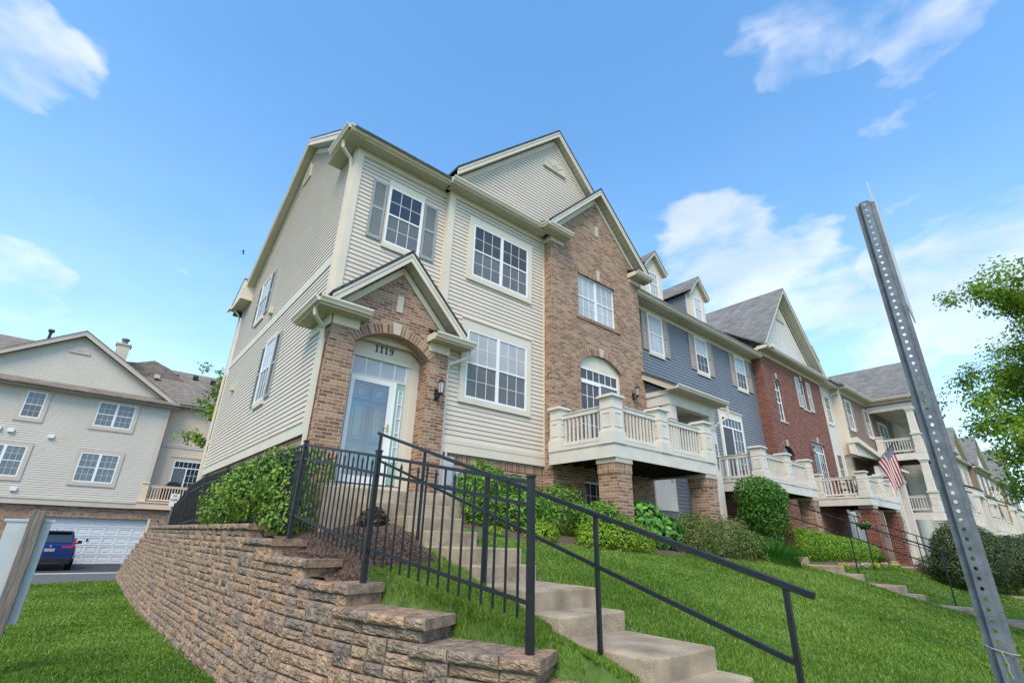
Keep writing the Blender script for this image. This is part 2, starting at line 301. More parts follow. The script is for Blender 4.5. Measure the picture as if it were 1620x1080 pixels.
def flag_mat():
    m, nt, N, L, b = newmat('flag_cloth')
    uv = N.new('ShaderNodeUVMap'); sp = N.new('ShaderNodeSeparateXYZ'); L.new(uv.outputs[0], sp.inputs[0]); u, v = sp.outputs[0], sp.outputs[1]
    st = vmath(N, L, 'MODULO', vmath(N, L, 'FLOOR', vmath(N, L, 'MULTIPLY', v, 13.0)), 2.0)     # 0 = red (bottom and top stripe)
    m1 = N.new('ShaderNodeMix'); m1.data_type = 'RGBA'; L.new(st, m1.inputs[0]); m1.inputs[6].default_value = (.42, .015, .035, 1); m1.inputs[7].default_value = (.8, .78, .75, 1)
    can = vmath(N, L, 'MULTIPLY', vmath(N, L, 'LESS_THAN', u, .4), vmath(N, L, 'GREATER_THAN', v, 6/13))
    su = vmath(N, L, 'MULTIPLY', u, 11/.4*.5); sv = vmath(N, L, 'MULTIPLY', vmath(N, L, 'SUBTRACT', v, 6/13), 9/(7/13)*.5)
    # staggered stars
    def dots(o):
        a = vmath(N, L, 'SUBTRACT', vmath(N, L, 'FRACT', vmath(N, L, 'ADD', su, o)), .5); c = vmath(N, L, 'SUBTRACT', vmath(N, L, 'FRACT', vmath(N, L, 'ADD', sv, o)), .5)
        r = vmath(N, L, 'SQRT', vmath(N, L, 'ADD', vmath(N, L, 'MULTIPLY', a, a), vmath(N, L, 'MULTIPLY', c, c))); return vmath(N, L, 'LESS_THAN', r, .21)
    star = vmath(N, L, 'MAXIMUM', dots(0.0), dots(.5))
    m2 = N.new('ShaderNodeMix'); m2.data_type = 'RGBA'; L.new(star, m2.inputs[0]); m2.inputs[6].default_value = (.02, .035, .14, 1); m2.inputs[7].default_value = (.8, .8, .8, 1)
    m3 = N.new('ShaderNodeMix'); m3.data_type = 'RGBA'; L.new(can, m3.inputs[0]); L.new(m1.outputs[2], m3.inputs[6]); L.new(m2.outputs[2], m3.inputs[7])
    L.new(m3.outputs[2], b.inputs['Base Color']); b.inputs['Roughness'].default_value = .8
flag_mat()
M = MATS

# ------------------------------------------------------------------ mesh helpers
ORG = {}
class Fr:
    """wall frame: u runs along the wall, d stands out of it, z is up"""
    def __init__(s, axis, c): s.a, s.c = axis, c
    def __call__(s, u, d, z):
        if s.a == 'y': return (u, s.c-d, z)          # faces the street (-Y)
        if s.a == 'x': return (s.c-d, u, z)          # faces -X
        return (s.c+d, u, z)                          # 'X': faces +X
    def off(s, e): return Fr(s.a, s.c-e if s.a in ('y', 'x') else s.c+e)
class MB:
    def __init__(s): s.v = []; s.f = []; s.uv = []
    def face(s, pts, uv=None):
        n = len(s.v); s.v += [tuple(p) for p in pts]; s.f.append(list(range(n, n+len(pts)))); s.uv.append(uv)
    def box(s, x0, x1, y0, y1, z0, z1):
        n = len(s.v)
        s.v += [(x0, y0, z0), (x1, y0, z0), (x1, y1, z0), (x0, y1, z0), (x0, y0, z1), (x1, y0, z1), (x1, y1, z1), (x0, y1, z1)]
        for q in ((0, 3, 2, 1), (4, 5, 6, 7), (0, 1, 5, 4), (1, 2, 6, 5), (2, 3, 7, 6), (3, 0, 4, 7)): s.f.append([n+i for i in q]); s.uv.append(None)
    def bf(s, fr, u0, u1, z0, z1, d0, d1):
        a = fr(u0, d0, z0); b = fr(u1, d1, z1)
        s.box(min(a[0], b[0]), max(a[0], b[0]), min(a[1], b[1]), max(a[1], b[1]), min(a[2], b[2]), max(a[2], b[2]))
    def prism(s, fr, poly, d0, d1, back=True):
        k = len(poly); n = len(s.v)
        s.v += [fr(u, d1, z) for u, z in poly] + [fr(u, d0, z) for u, z in poly]
        s.f.append([n+i for i in range(k)]); s.uv.append(None)
        if back: s.f.append([n+k+i for i in reversed(range(k))]); s.uv.append(None)
        for i in range(k):
            j = (i+1) % k; s.f.append([n+i, n+k+i, n+k+j, n+j]); s.uv.append(None)
    def slab(s, p, t, nrm=(0, 0, 1)):
        """quad p thickened downwards by t"""
        q = [Vector(a) for a in p]; w = [a-Vector((0, 0, t)) for a in q]; n = len(s.v)
        s.v += [tuple(a) for a in q+w]
        u = (q[1]-q[0]).length; h = (q[3]-q[0]).length; u2 = (q[2]-q[3]).length
        e = (q[1]-q[0]).normalized(); uvs = [((a-q[0]).dot(e), ((a-q[0])-e*(a-q[0]).dot(e)).length) for a in q]
        s.f.append([n, n+1, n+2, n+3]); s.uv.append(uvs)
        for f in ((7, 6, 5, 4), (0, 4, 5, 1), (1, 5, 6, 2), (2, 6, 7, 3), (3, 7, 4, 0)): s.f.append([n+i for i in f]); s.uv.append(None)
    def tube(s, pts, r, k=8, r2=None, cap=True):
        pts = [Vector(p) for p in pts]; n0 = len(s.v); m = len(pts)
        up = Vector((0, 0, 1))
        for i, p in enumerate(pts):
            t = (pts[min(i+1, m-1)]-pts[max(i-1, 0)]).normalized(); a = t.cross(up)
            if a.length < .05: a = t.cross(Vector((1, 0, 0)))
            a.normalize(); b = t.cross(a); rr = r if r2 is None else r+(r2-r)*i/(m-1)
            for j in range(k): th = 2*math.pi*(j+.5)/k; s.v.append(tuple(p+(a*math.cos(th)+b*math.sin(th))*rr))
        for i in range(m-1):
            for j in range(k): jj = (j+1) % k; s.f.append([n0+i*k+j, n0+i*k+jj, n0+(i+1)*k+jj, n0+(i+1)*k+j]); s.uv.append(None)
        if cap:
            s.f.append([n0+j for j in reversed(range(k))]); s.uv.append(None); s.f.append([n0+(m-1)*k+j for j in range(k)]); s.uv.append(None)
    def bar(s, a, b, w, h=None):
        """square bar from a to b, sides kept upright"""
        a, b = Vector(a), Vector(b); t = (b-a).normalized(); h = h or w
        sd = t.cross(Vector((0, 0, 1))); sd = Vector((1, 0, 0)) if sd.length < .02 else sd.normalized(); up = sd.cross(t).normalized(); n = len(s.v)
        for p in (a, b):
            for i, j in ((-1, -1), (1, -1), (1, 1), (-1, 1)): s.v.append(tuple(p+sd*w/2*i+up*h/2*j))
        for q in ((0, 3, 2, 1), (4, 5, 6, 7), (0, 1, 5, 4), (1, 2, 6, 5), (2, 3, 7, 6), (3, 0, 4, 7)): s.f.append([n+i for i in q]); s.uv.append(None)
    def sphere(s, c, r, k=10, sz=1.0):
        n0 = len(s.v); rows = k//2
        for i in range(rows+1):
            ph = math.pi*i/rows
            for j in range(k): th = 2*math.pi*j/k; s.v.append((c[0]+r*math.sin(ph)*math.cos(th), c[1]+r*math.sin(ph)*math.sin(th), c[2]+r*sz*math.cos(ph)))
        for i in range(rows):
            for j in range(k): jj = (j+1) % k; s.f.append([n0+i*k+j, n0+(i+1)*k+j, n0+(i+1)*k+jj, n0+i*k+jj]); s.uv.append(None)
    def build(s, name, mat, parent=None, org=None, bevel=0, smooth=False):
        v = np.array(s.v, dtype=float)
        if parent is not None: O = ORG[parent.name]
        elif org is not None: O = Vector(org)
        else: O = Vector(((v[:, 0].min()+v[:, 0].max())/2, (v[:, 1].min()+v[:, 1].max())/2, v[:, 2].min()))
        me = bpy.data.meshes.new(name); me.from_pydata((v-np.array(O)).tolist(), [], s.f)
        uvl = me.uv_layers.new(name='UVMap'); data = np.empty(len(me.loops)*2); k = 0
        for poly, f, uv in zip(me.polygons, s.f, s.uv):
            if uv is None:
                nr = poly.normal; ax, ay, az = abs(nr.x), abs(nr.y), abs(nr.z)
                for i in f:
                    p = s.v[i]
                    uu = (p[0], p[2]) if ay >= ax and ay >= az else ((p[1], p[2]) if ax >= az else (p[0], p[1]))
                    data[k] = uu[0]; data[k+1] = uu[1]; k += 2
            else:
                for q in uv: data[k] = q[0]; data[k+1] = q[1]; k += 2
        uvl.data.foreach_set('uv', data)
        me.materials.append(M[mat]); o = bpy.data.objects.new(name, me); COL.objects.link(o)
        if smooth: me.polygons.foreach_set('use_smooth', [True]*len(me.polygons))
        if parent is None: o.location = O
        else: o.parent = parent
        ORG[o.name] = Vector(O)
        if bevel:
            b = o.modifiers.new('bevel', 'BEVEL'); b.width = bevel; b.segments = 2; b.limit_method = 'ANGLE'
        me.update(); return o
def tag(o, label=None, cat=None, group=None, kind=None):
    if label: o['label'] = label
    if cat: o['category'] = cat
    if group: o['group'] = group
    if kind: o['kind'] = kind
    return o
def empty(name, loc, label, cat, group=None):
    o = bpy.data.objects.new(name, None); o.location = loc; o.empty_display_size = .3; COL.objects.link(o); ORG[o.name] = Vector(loc)
    return tag(o, label, cat, group)

def np_mesh(name, verts, loops, sizes, mat, parent=None, rnd=None, org=(0, 0, 0), smooth=False):
    O = ORG[parent.name] if parent is not None else Vector(org)
    me = bpy.data.meshes.new(name); nv = len(verts)
    me.vertices.add(nv); me.vertices.foreach_set('co', (verts-np.array(O)).astype(np.float32).ravel())
    me.loops.add(len(loops)); me.loops.foreach_set('vertex_index', loops.astype(np.int32))
    me.polygons.add(len(sizes)); st = np.concatenate(([0], np.cumsum(sizes)[:-1])).astype(np.int32)
    me.polygons.foreach_set('loop_start', st); me.polygons.foreach_set('loop_total', sizes.astype(np.int32))
    if smooth: me.polygons.foreach_set('use_smooth', np.ones(len(sizes), dtype=bool))
    me.update(calc_edges=True); me.validate()
    if rnd is not None:
        a = me.attributes.new('rnd', 'FLOAT', 'POINT'); a.data.foreach_set('value', rnd.astype(np.float32))
    me.materials.append(M[mat]); o = bpy.data.objects.new(name, me); COL.objects.link(o)
    if parent is None: o.location = O
    else: o.parent = parent
    ORG[o.name] = Vector(O); return o
def rand_dirs(n):
    d = rng.normal(size=(n, 3)); return d/np.linalg.norm(d, axis=1)[:, None]
def leaf_arrays(P, Nn, size, aspect=.5, droop=.25, jit=.35):
    """folded leaf quads at points P, roughly facing Nn"""
    n = len(P); nn = Nn+rand_dirs(n)*jit*1.6; nn /= np.linalg.norm(nn, axis=1)[:, None]
    t = np.cross(nn, rand_dirs(n)); t /= np.linalg.norm(t, axis=1)[:, None]+1e-9; t[:, 2] -= droop; t /= np.linalg.norm(t, axis=1)[:, None]
    b = np.cross(nn, t); b /= np.linalg.norm(b, axis=1)[:, None]+1e-9
    s = size*rng.uniform(.6, 1.25, n)[:, None]; w = s*aspect
    up = nn*s*.14
    V = np.stack([P, P+t*s*.5+b*w*.5+up, P+t*s, P+t*s*.5-b*w*.5+up, P+t*s*.5], axis=1).reshape(-1, 3)
    i0 = np.arange(n)*5; Lp = np.stack([i0, i0+4, i0+2, i0+1, i0, i0+3, i0+2, i0+4], axis=1)
    Lp = np.stack([i0, i0+1, i0+2, i0+4, i0, i0+4, i0+2, i0+3], axis=1).ravel()
    return V, Lp, np.full(n*2, 4)
def foliage(name, blobs, n, size, mat, parent=None, aspect=.5, shell=.55, rough=.28, label=None, clump=.12, jit=.35, droop=.25, zmin=None, org=(0, 0, 0)):
    """leaves through lumpy ellipsoids; blobs = (x, y, z, rx, ry, rz)"""
    vol = np.array([b[3]*b[4]+b[4]*b[5]+b[3]*b[5] for b in blobs]); cnt = (n*vol/vol.sum()).astype(int)
    Ps, Ns = [], []
    for b, c in zip(blobs, cnt):
        d = rand_dirs(c); ncl = max(6, c//60); cl = rand_dirs(ncl); amp = rng.uniform(-.5, 1, ncl)
        w = np.exp(-((1-d@cl.T)/.06)); lump = (w*amp).sum(1)/(w.sum(1)+.3)
        r = shell+(1-shell)*rng.power(2.2, c); r = r*(1+rough*lump)
        p = np.array(b[:3])+d*np.array(b[3:6])*r[:, None]
        nrm = d/np.array(b[3:6]); nrm /= np.linalg.norm(nrm, axis=1)[:, None]; nrm[:, 2] += .35
        Ps.append(p); Ns.append(nrm)
    P = np.concatenate(Ps); Nn = np.concatenate(Ns)
    if zmin is not None:
        k = P[:, 2] > (zmin(P[:, 0], P[:, 1]) if callable(zmin) else zmin); P, Nn = P[k], Nn[k]
    V, Lp, S = leaf_arrays(P, Nn, size, aspect, droop, jit)
    rv = np.clip(rng.normal(.5, .22, len(P)), 0, 1); return np_mesh(name, V, Lp, S, mat, parent, np.repeat(rv, 5), org)
# ------------------------------------------------------------------ building components
def siding(mb, fr, u0, u1, z0, z1, ex=.105, lap=.014, clip=None):
    """lap siding courses; clip(z) -> (ua, ub)"""
    z = z0
    while z < z1-1e-4:
        zt = min(z+ex, z1); a = clip(z) if clip else (u0, u1); b = clip(zt) if clip else (u0, u1)
        if a[1]-a[0] > .01:
            if b[1] < b[0]: m_ = (b[0]+b[1])/2; b = (m_, m_)
            mb.face([fr(a[0], lap, z), fr(a[1], lap, z), fr(b[1], .0, zt-ex*.09), fr(b[0], .0, zt-ex*.09)])
            mb.face([fr(a[0], -.014, z+.001), fr(a[1], -.014, z+.001), fr(a[1], lap, z), fr(a[0], lap, z)])
        z = zt
def brickface(mb, fr, u0, u1, z0, top, openings=(), d=0.0, depth=.1, n_arc=10):
    """brick face at d with openings (ua, ub, za, ztop or function) and their reveals"""
    T = top if callable(top) else (lambda u: top)
    us = {u0, u1}
    if callable(top): us |= set(np.linspace(u0, u1, 15))
    for o in openings:
        us |= {o[0], o[1]}
        if callable(o[3]): us |= set(np.linspace(o[0], o[1], n_arc+1))
    us = sorted(us)
    us = [u for i, u in enumerate(us) if i == 0 or u-us[i-1] > 1e-6]
    for a, b in zip(us[:-1], us[1:]):
        mid = (a+b)/2; segs = []
        ops = sorted([o for o in openings if o[0]-1e-6 < mid < o[1]+1e-6], key=lambda o: o[2]); lo = (z0, z0)
        for o in ops:
            segs.append((lo, (o[2], o[2]))); f = o[3] if callable(o[3]) else (lambda u, k=o[3]: k); lo = (f(a), f(b))
        segs.append((lo, (T(a), T(b))))
        for (la, lb), (ha, hb) in segs:
            if ha-la > 1e-5 or hb-lb > 1e-5: mb.face([fr(a, d, la), fr(b, d, lb), fr(b, d, hb), fr(a, d, ha)])
    for o in openings:
        dep = o[4] if len(o) > 4 else depth; f = o[3] if callable(o[3]) else (lambda u, k=o[3]: k)
        mb.face([fr(o[0], d, o[2]), fr(o[0], d-dep, o[2]), fr(o[0], d-dep, f(o[0])), fr(o[0], d, f(o[0]))])
        mb.face([fr(o[1], d-dep, o[2]), fr(o[1], d, o[2]), fr(o[1], d, f(o[1])), fr(o[1], d-dep, f(o[1]))])
        mb.face([fr(o[0], d, o[2]), fr(o[1], d, o[2]), fr(o[1], d-dep, o[2]), fr(o[0], d-dep, o[2])])
        ps = np.linspace(o[0], o[1], n_arc+1) if callable(o[3]) else [o[0], o[1]]
        for a, b in zip(ps[:-1], ps[1:]): mb.face([fr(a, d-dep, f(a)), fr(b, d-dep, f(b)), fr(b, d, f(b)), fr(a, d, f(a))])
def arc_fn(ua, ub, zs, zt):
    """segmental arch: springing zs, crown zt"""
    c = (ua+ub)/2; hw = (ub-ua)/2; h = zt-zs; r = (hw*hw+h*h)/(2*h)
    return lambda u: zt-r+math.sqrt(max(0, r*r-(u-c)**2))
def arch_ring(mb, fr, ua, ub, zs, zt, t, d0, d1, n=22):
    c = (ua+ub)/2; hw = (ub-ua)/2; h = zt-zs; r = (hw*hw+h*h)/(2*h); zc = zt-r; th = math.asin(min(1, hw/r))
    for i in range(n):
        a, b = -th+2*th*i/n, -th+2*th*(i+1)/n; P = []
        for ang, rr in ((a, r), (b, r), (b, r+t), (a, r+t)): P.append((c+rr*math.sin(ang), zc+rr*math.cos(ang)))
        s0, s1 = a*r, b*r
        mb.face([fr(P[0][0], d1, P[0][1]), fr(P[1][0], d1, P[1][1]), fr(P[2][0], d1, P[2][1]), fr(P[3][0], d1, P[3][1])], [(s0, 0), (s1, 0), (s1, t), (s0, t)])
        mb.face([fr(P[3][0], d1, P[3][1]), fr(P[2][0], d1, P[2][1]), fr(P[2][0], d0, P[2][1]), fr(P[3][0], d0, P[3][1])])
    for ang in (-th, th):
        q = [(c+rr*math.sin(ang), zc+rr*math.cos(ang)) for rr in (r, r+t)]
        mb.face([fr(q[0][0], d0, q[0][1]), fr(q[0][0], d1, q[0][1]), fr(q[1][0], d1, q[1][1]), fr(q[1][0], d0, q[1][1])])
def window(P, fr, u0, u1, z0, z1, units=1, grid=(3, 2), trim=(.08, .08, .10, .12), tm='trim_cream', d0=0.0, hang=True, up='pane_dark', lo='pane_screen', fw=.045, crown=False, tlabel=None, name='window', grids=True):
    """u0..z1 = outer edge of the white frame; trim = left, right, top, bottom board widths"""
    w = None; l, r, t, b = trim if trim else (0, 0, 0, 0)
    mb = MB()
    if trim: d0 += .02
    if trim:
        mb.bf(fr, u0-l, u0, z0-b, z1+t, d0-.02, d0+.034); mb.bf(fr, u1, u1+r, z0-b, z1+t, d0-.02, d0+.034)
        mb.bf(fr, u0, u1, z1, z1+t, d0-.002, d0+.032); mb.bf(fr, u0, u1, z0-b, z0, d0-.002, d0+.036)
        if crown: mb.bf(fr, u0-l-.02, u1+r+.02, z1+t, z1+t+.035, d0-.002, d0+.06)
        w = mb.build(name, tm, P); fp = w; mb = MB()
    wf = mb; uw = (u1-u0)/units
    for k in range(units):
        a, c = u0+k*uw, u0+(k+1)*uw; zm = (z0+z1)/2
        wf.bf(fr, a, a+fw, z0, z1, d0+.0, d0+.030); wf.bf(fr, c-fw, c, z0, z1, d0+.0, d0+.030)
        wf.bf(fr, a+fw, c-fw, z0, z0+fw, d0, d0+.029); wf.bf(fr, a+fw, c-fw, z1-fw, z1, d0, d0+.029)
        if hang: wf.bf(fr, a+fw, c-fw, zm-.02, zm+.02, d0, d0+.028)
        sp = ((z0+fw, zm-.02), (zm+.02, z1-fw)) if hang else ((z0+fw, z1-fw),)
        gc, gr = grid
        if grids:
            for (q0, q1) in sp:
                for i in range(1, gc): x = a+fw+(c-a-2*fw)*i/gc; wf.bf(fr, x-.0055, x+.0055, q0, q1, d0+.004, d0+.0175)
                for j in range(1, gr): y = q0+(q1-q0)*j/gr; wf.bf(fr, a+fw, c-fw, y-.0055, y+.0055, d0+.004, d0+.0165)
    sash = wf.build('sash' if w else name, 'white', w or P)
    top = w or sash
    pm = MB(); pl = MB()
    for k in range(units):
        a, c = u0+k*uw, u0+(k+1)*uw; zm = (z0+z1)/2
        if hang:
            pm.bf(fr, a+fw, c-fw, zm+.02, z1-fw, d0+.0025, d0+.011); pl.bf(fr, a+fw, c-fw, z0+fw, zm-.02, d0+.0025, d0+.009)
        else: pm.bf(fr, a+fw, c-fw, z0+fw, z1-fw, d0+.0025, d0+.010)
    pm.build('pane', up, top)
    if hang: pl.build('pane', lo, top)
    return top
def shutter(P, fr, u0, u1, z0, z1, mat='shutter_grey', louvre=True, arch=.03):
    mb = MB(); w = .05; zm = z0+(z1-z0)*.52; d1 = .045
    mb.bf(fr, u0, u0+w, z0, z1, .012, d1); mb.bf(fr, u1-w, u1, z0, z1, .012, d1)
    for a, b in ((z0, z0+.08), (zm-.035, zm+.035), (z1-.07, z1)): mb.bf(fr, u0+w, u1-w, a, b, .012, d1-.002)
    if louvre:
        for a, b in ((z0+.08, zm-.035), (zm+.035, z1-.07)):
            n = max(3, int((b-a)/.036))
            for i in range(n):
                y = a+(b-a)*i/n; h = (b-a)/n
                mb.face([fr(u0+w, .036, y), fr(u1-w, .036, y), fr(u1-w, .018, y+h), fr(u0+w, .018, y+h)]); mb.face([fr(u0+w, .018, y), fr(u1-w, .018, y), fr(u1-w, .036, y), fr(u0+w, .036, y)])
    else:
        for a, b in ((z0+.08, zm-.035), (zm+.035, z1-.07)): mb.bf(fr, u0+w, u1-w, a, b, .012, .024); mb.bf(fr, u0+w+.03, u1-w-.03, a+.03, b-.03, .012, .032)
    return mb.build('shutter', mat, P)
def gutter_run(mb, fr, u0, u1, zs, d):
    """K-style gutter: bottom at zs, outer face beyond d"""
    prof = [(d, zs+.02), (d+.065, zs+.02), (d+.075, zs+.05), (d+.11, zs+.095), (d+.11, zs+.13), (d+.10, zs+.13), (d+.095, zs+.10), (d, zs+.10)]
    k = len(prof); n = len(mb.v)
    mb.v += [fr(u0, a, z) for a, z in prof]+[fr(u1, a, z) for a, z in prof]
    for i in range(k): j = (i+1) % k; mb.f.append([n+i, n+j, n+k+j, n+k+i]); mb.uv.append(None)
    mb.f.append([n+i for i in range(k)]); mb.uv.append(None); mb.f.append([n+k+i for i in range(k)]); mb.uv.append(None)
def soffit_run(mb, fr, u0, u1, zs, d0, d1, pitch=.1):
    """vented soffit boards running out from the wall"""
    mb.bf(fr, u0, u1, zs+.008, zs+.03, d0, d1); n = max(1, int((u1-u0)/pitch)); st = (u1-u0)/n
    for i in range(n): mb.bf(fr, u0+i*st+.012, u0+(i+1)*st-.006, zs, zs+.009, d0+.003, d1-.003)
def eave(P, fr, u0, u1, zs, ov=.33, frieze=.15, tm='trim_cream', closeL=False, closeR=False, f0=None, f1=None, d0=0.0):
    a = MB(); soffit_run(a, fr, u0, u1, zs, d0, ov); a.build('soffit', 'soffit', P)
    b = MB(); b.bf(fr, u0, u1, zs-.015, zs+.14, ov, ov+.022)
    if frieze: b.bf(fr, f0 if f0 is not None else u0, f1 if f1 is not None else u1, zs-frieze, zs, d0+.002, d0+.03)
    if closeL: b.bf(fr, u0-.018, u0, zs-.014, zs+.135, d0, ov+.02)
    if closeR: b.bf(fr, u1, u1+.018, zs-.014, zs+.135, d0, ov+.02)
    b.build('fascia', tm, P)
    g = MB(); gutter_run(g, fr, u0-.01, u1+.01, zs, ov+.023); g.build('gutter', tm, P)
def rake(P, fr, c, zc, hl, hr, s, ov=.25, bw=.19, tm='trim_cream', frieze=.14, sl=None, roofm='shingle_dark', yback=3, rt=.055):
    """gable trim: apex (c, zc) = top of the roof deck line; hl, hr run left/right; slope s"""
    mb = MB(); cut = .0
    for sg, h in ((-1, hl), (1, hr)):
        e = (c+sg*h, zc-s*h)
        mb.prism(fr, [(c, zc), e, (e[0], e[1]-bw), (c, zc-bw)][::sg], ov, ov+.03)
        mb.prism(fr, [(c, zc-.0), e, (e[0], e[1]-.07), (c, zc-.07)][::sg], ov+.03, ov+.045)
        if frieze:
            k = bw+.02; h2 = h-.1; e2 = (c+sg*h2, zc-s*h2)
            mb.prism(fr, [(c, zc-k), (e2[0], e2[1]-k), (e2[0], e2[1]-k-frieze), (c, zc-k-frieze)][::sg], .0, .03)
    mb.build('rake_board', tm, P)
    so = MB()
    for sg, h in ((-1, hl), (1, hr)):
        n = max(1, int(h/.11)); k = bw-.02
        for i in range(n):
            a, b = c+sg*h*i/n, c+sg*(h*(i+1)/n-.012); za, zb = zc-s*abs(a-c)-k, zc-s*abs(b-c)-k
            so.face([fr(a, .0, za), fr(b, .0, zb), fr(b, ov, zb), fr(a, ov, za)])
        so.face([fr(c, 0, zc-k+.012), fr(c+sg*h, 0, zc-s*h-k+.012), fr(c+sg*h, ov, zc-s*h-k+.012), fr(c, ov, zc-k+.012)])
    so.build('rake_soffit', 'soffit', P)
    rf = MB()
    for sg, h in ((-1, hl), (1, hr)):
        e = (c+sg*(h+.03), zc-s*(h+.03)); z0 = rt*1.3
        q = [fr(e[0], ov+.06, e[1]+z0), fr(c, ov+.06, zc+z0), fr(c, -yback, zc+z0), fr(e[0], -yback, e[1]+z0)]
        if sg > 0: q = [q[1], q[0], q[3], q[2]]
        # rows of shingles run along the eave
        Q = [q[0], q[3], q[2], q[1]] if sg < 0 else [q[1], q[2], q[3], q[0]]
        rf.slab(Q, rt)
    rf.build('roof', roofm, P)
def downspout(P, pts, w=.065, mat='trim_cream'):
    mb = MB()
    for a, b in zip(pts[:-1], pts[1:]): mb.bar(a, b, w, w*.8)
    for p in pts[1:-1]: mb.sphere(p, w*.52, 8)
    return mb.build('downspout', mat, P)
def lantern(P, fr, u, z, mat='black_metal', s=1.0):
    mb = MB(); c = .17*s
    mb.bf(fr, u-.05*s, u+.05*s, z-.26*s, z-.02*s, .0, .02*s)
    mb.tube([fr(u, .01, z-.2*s), fr(u, .10*s, z-.24*s), fr(u, c, z-.16*s)], .012*s, 6); mb.tube([fr(u, .05*s, z-.2*s), fr(u, .05*s, z-.46*s)], .01*s, 6, r2=.003*s)
    mb.tube([fr(u, c, z-.16*s), fr(u, c, z-.13*s)], .055*s, 8); mb.tube([fr(u, c, z+.1*s), fr(u, c, z+.17*s)], .078*s, 8, r2=.02*s); mb.tube([fr(u, c, z+.17*s), fr(u, c, z+.23*s)], .012*s, 6)
    for i in range(4): a = math.pi/2*i+math.pi/4; x, y, zz = fr(u, c, z); mb.tube([(x+.05*s*math.cos(a), y+.05*s*math.sin(a), z-.13*s), (x+.062*s*math.cos(a), y+.062*s*math.sin(a), z+.1*s)], .005*s, 5)
    o = mb.build('lantern', mat, P)
    g = MB(); g.tube([fr(u, c, z-.125*s), fr(u, c, z+.095*s)], .048*s, 8, r2=.057*s); g.build('lantern_glass', 'pane_blind', o); return o
def half_vent(P, fr, c, z, r, mat='vent_cream', name='gable_vent'):
    mb = MB(); n = 14; pts = [(c+r*math.cos(math.pi*i/n), z+r*.82*math.sin(math.pi*i/n)) for i in range(n+1)]
    mb.prism(fr, pts, .0, .05); inner = [(c+(r-.06)*math.cos(math.pi*i/n), z+.04+(r-.07)*.82*math.sin(math.pi*i/n)) for i in range(n+1)]
    mb.bf(fr, c-r-.03, c+r+.03, z-.05, z, .0, .07)
    for i in (3, 7, 11): a = math.pi*i/n; mb.bar(fr(c, .056, z+.02), fr(c+(r-.05)*math.cos(a), .056, z+.02+(r-.05)*.82*math.sin(a)), .015)
    mb.tube([fr(c+r*.35*math.cos(math.pi*i/8), .056, z+.02+r*.3*math.sin(math.pi*i/8)) for i in range(9)], .008, 5)
    return mb.build(name, mat, P)
def slat_rail(mb, a, b, ztop, zbot, sp=.125, bw=.035, th=.07):
    """top rail, bottom rail and balusters between plan points a and b"""
    ax, ay = a; bx, by = b; Lh = math.hypot(bx-ax, by-ay); n = max(1, int(Lh/sp))
    mb.bar((ax, ay, ztop-.05), (bx, by, ztop-.05), .075, .10); mb.bar((ax, ay, ztop+.012), (bx, by, ztop+.012), .115, .024)
    mb.bar((ax, ay, zbot+.04), (bx, by, zbot+.04), .07, .08)
    for i in range(n):
        t = (i+.5)/n; x, y = ax+(bx-ax)*t, ay+(by-ay)*t; mb.box(x-bw/2, x+bw/2, y-bw/2, y+bw/2, zbot+.08, ztop-.1)
def deck_post(P, x, y, z0, zt, w=.36, mat='deck_white'):
    mb = MB(); h = w/2
    mb.box(x-h, x+h, y-h, y+h, z0, zt-.05); mb.box(x-h-.03, x+h+.03, y-h-.03, y+h+.03, z0, z0+.27); mb.box(x-h-.015, x+h+.015, y-h-.015, y+h+.015, z0+.27, z0+.30)
    mb.box(x-h-.012, x+h+.012, y-h-.012, y+h+.012, zt-.30, zt-.275); mb.box(x-h-.055, x+h+.055, y-h-.055, y+h+.055, zt-.05, zt-.012); mb.box(x-h-.03, x+h+.03, y-h-.03, y+h+.03, zt-.012, zt+.018)
    a, b = z0+.36, zt-.38
    for k in (0, 1):    # raised panel frames on the -Y and -X faces
        q = Fr('y', y-h) if k == 0 else Fr('x', x-h); c = x if k == 0 else y; m_ = w*.26
        for (u0, u1, s0, s1) in ((c-m_-.03, c-m_, a, b), (c+m_, c+m_+.03, a, b), (c-m_, c+m_, a, a+.03), (c-m_, c+m_, b-.03, b)): mb.bf(q, u0, u1, s0, s1, .0, .012)
    return mb.build('post', mat, P, bevel=.004)
def pier(P, x, y, z0, z1, w=.5, mat='brick_tan', sol='brick_soldier'):
    b = MB(); h = w/2; b.box(x-h, x+h, y-h, y+h, z0, z1-.31); o = b.build('pier', mat, P)
    b = MB(); b.box(x-h-.012, x+h+.012, y-h-.012, y+h+.012, z1-.31, z1-.105)
    b.build('pier_band', sol, P)
    c = MB(); c.box(x-h-.03, x+h+.03, y-h-.03, y+h+.03, z1-.105, z1); c.build('pier_cap', 'stone', P, bevel=.008); return o
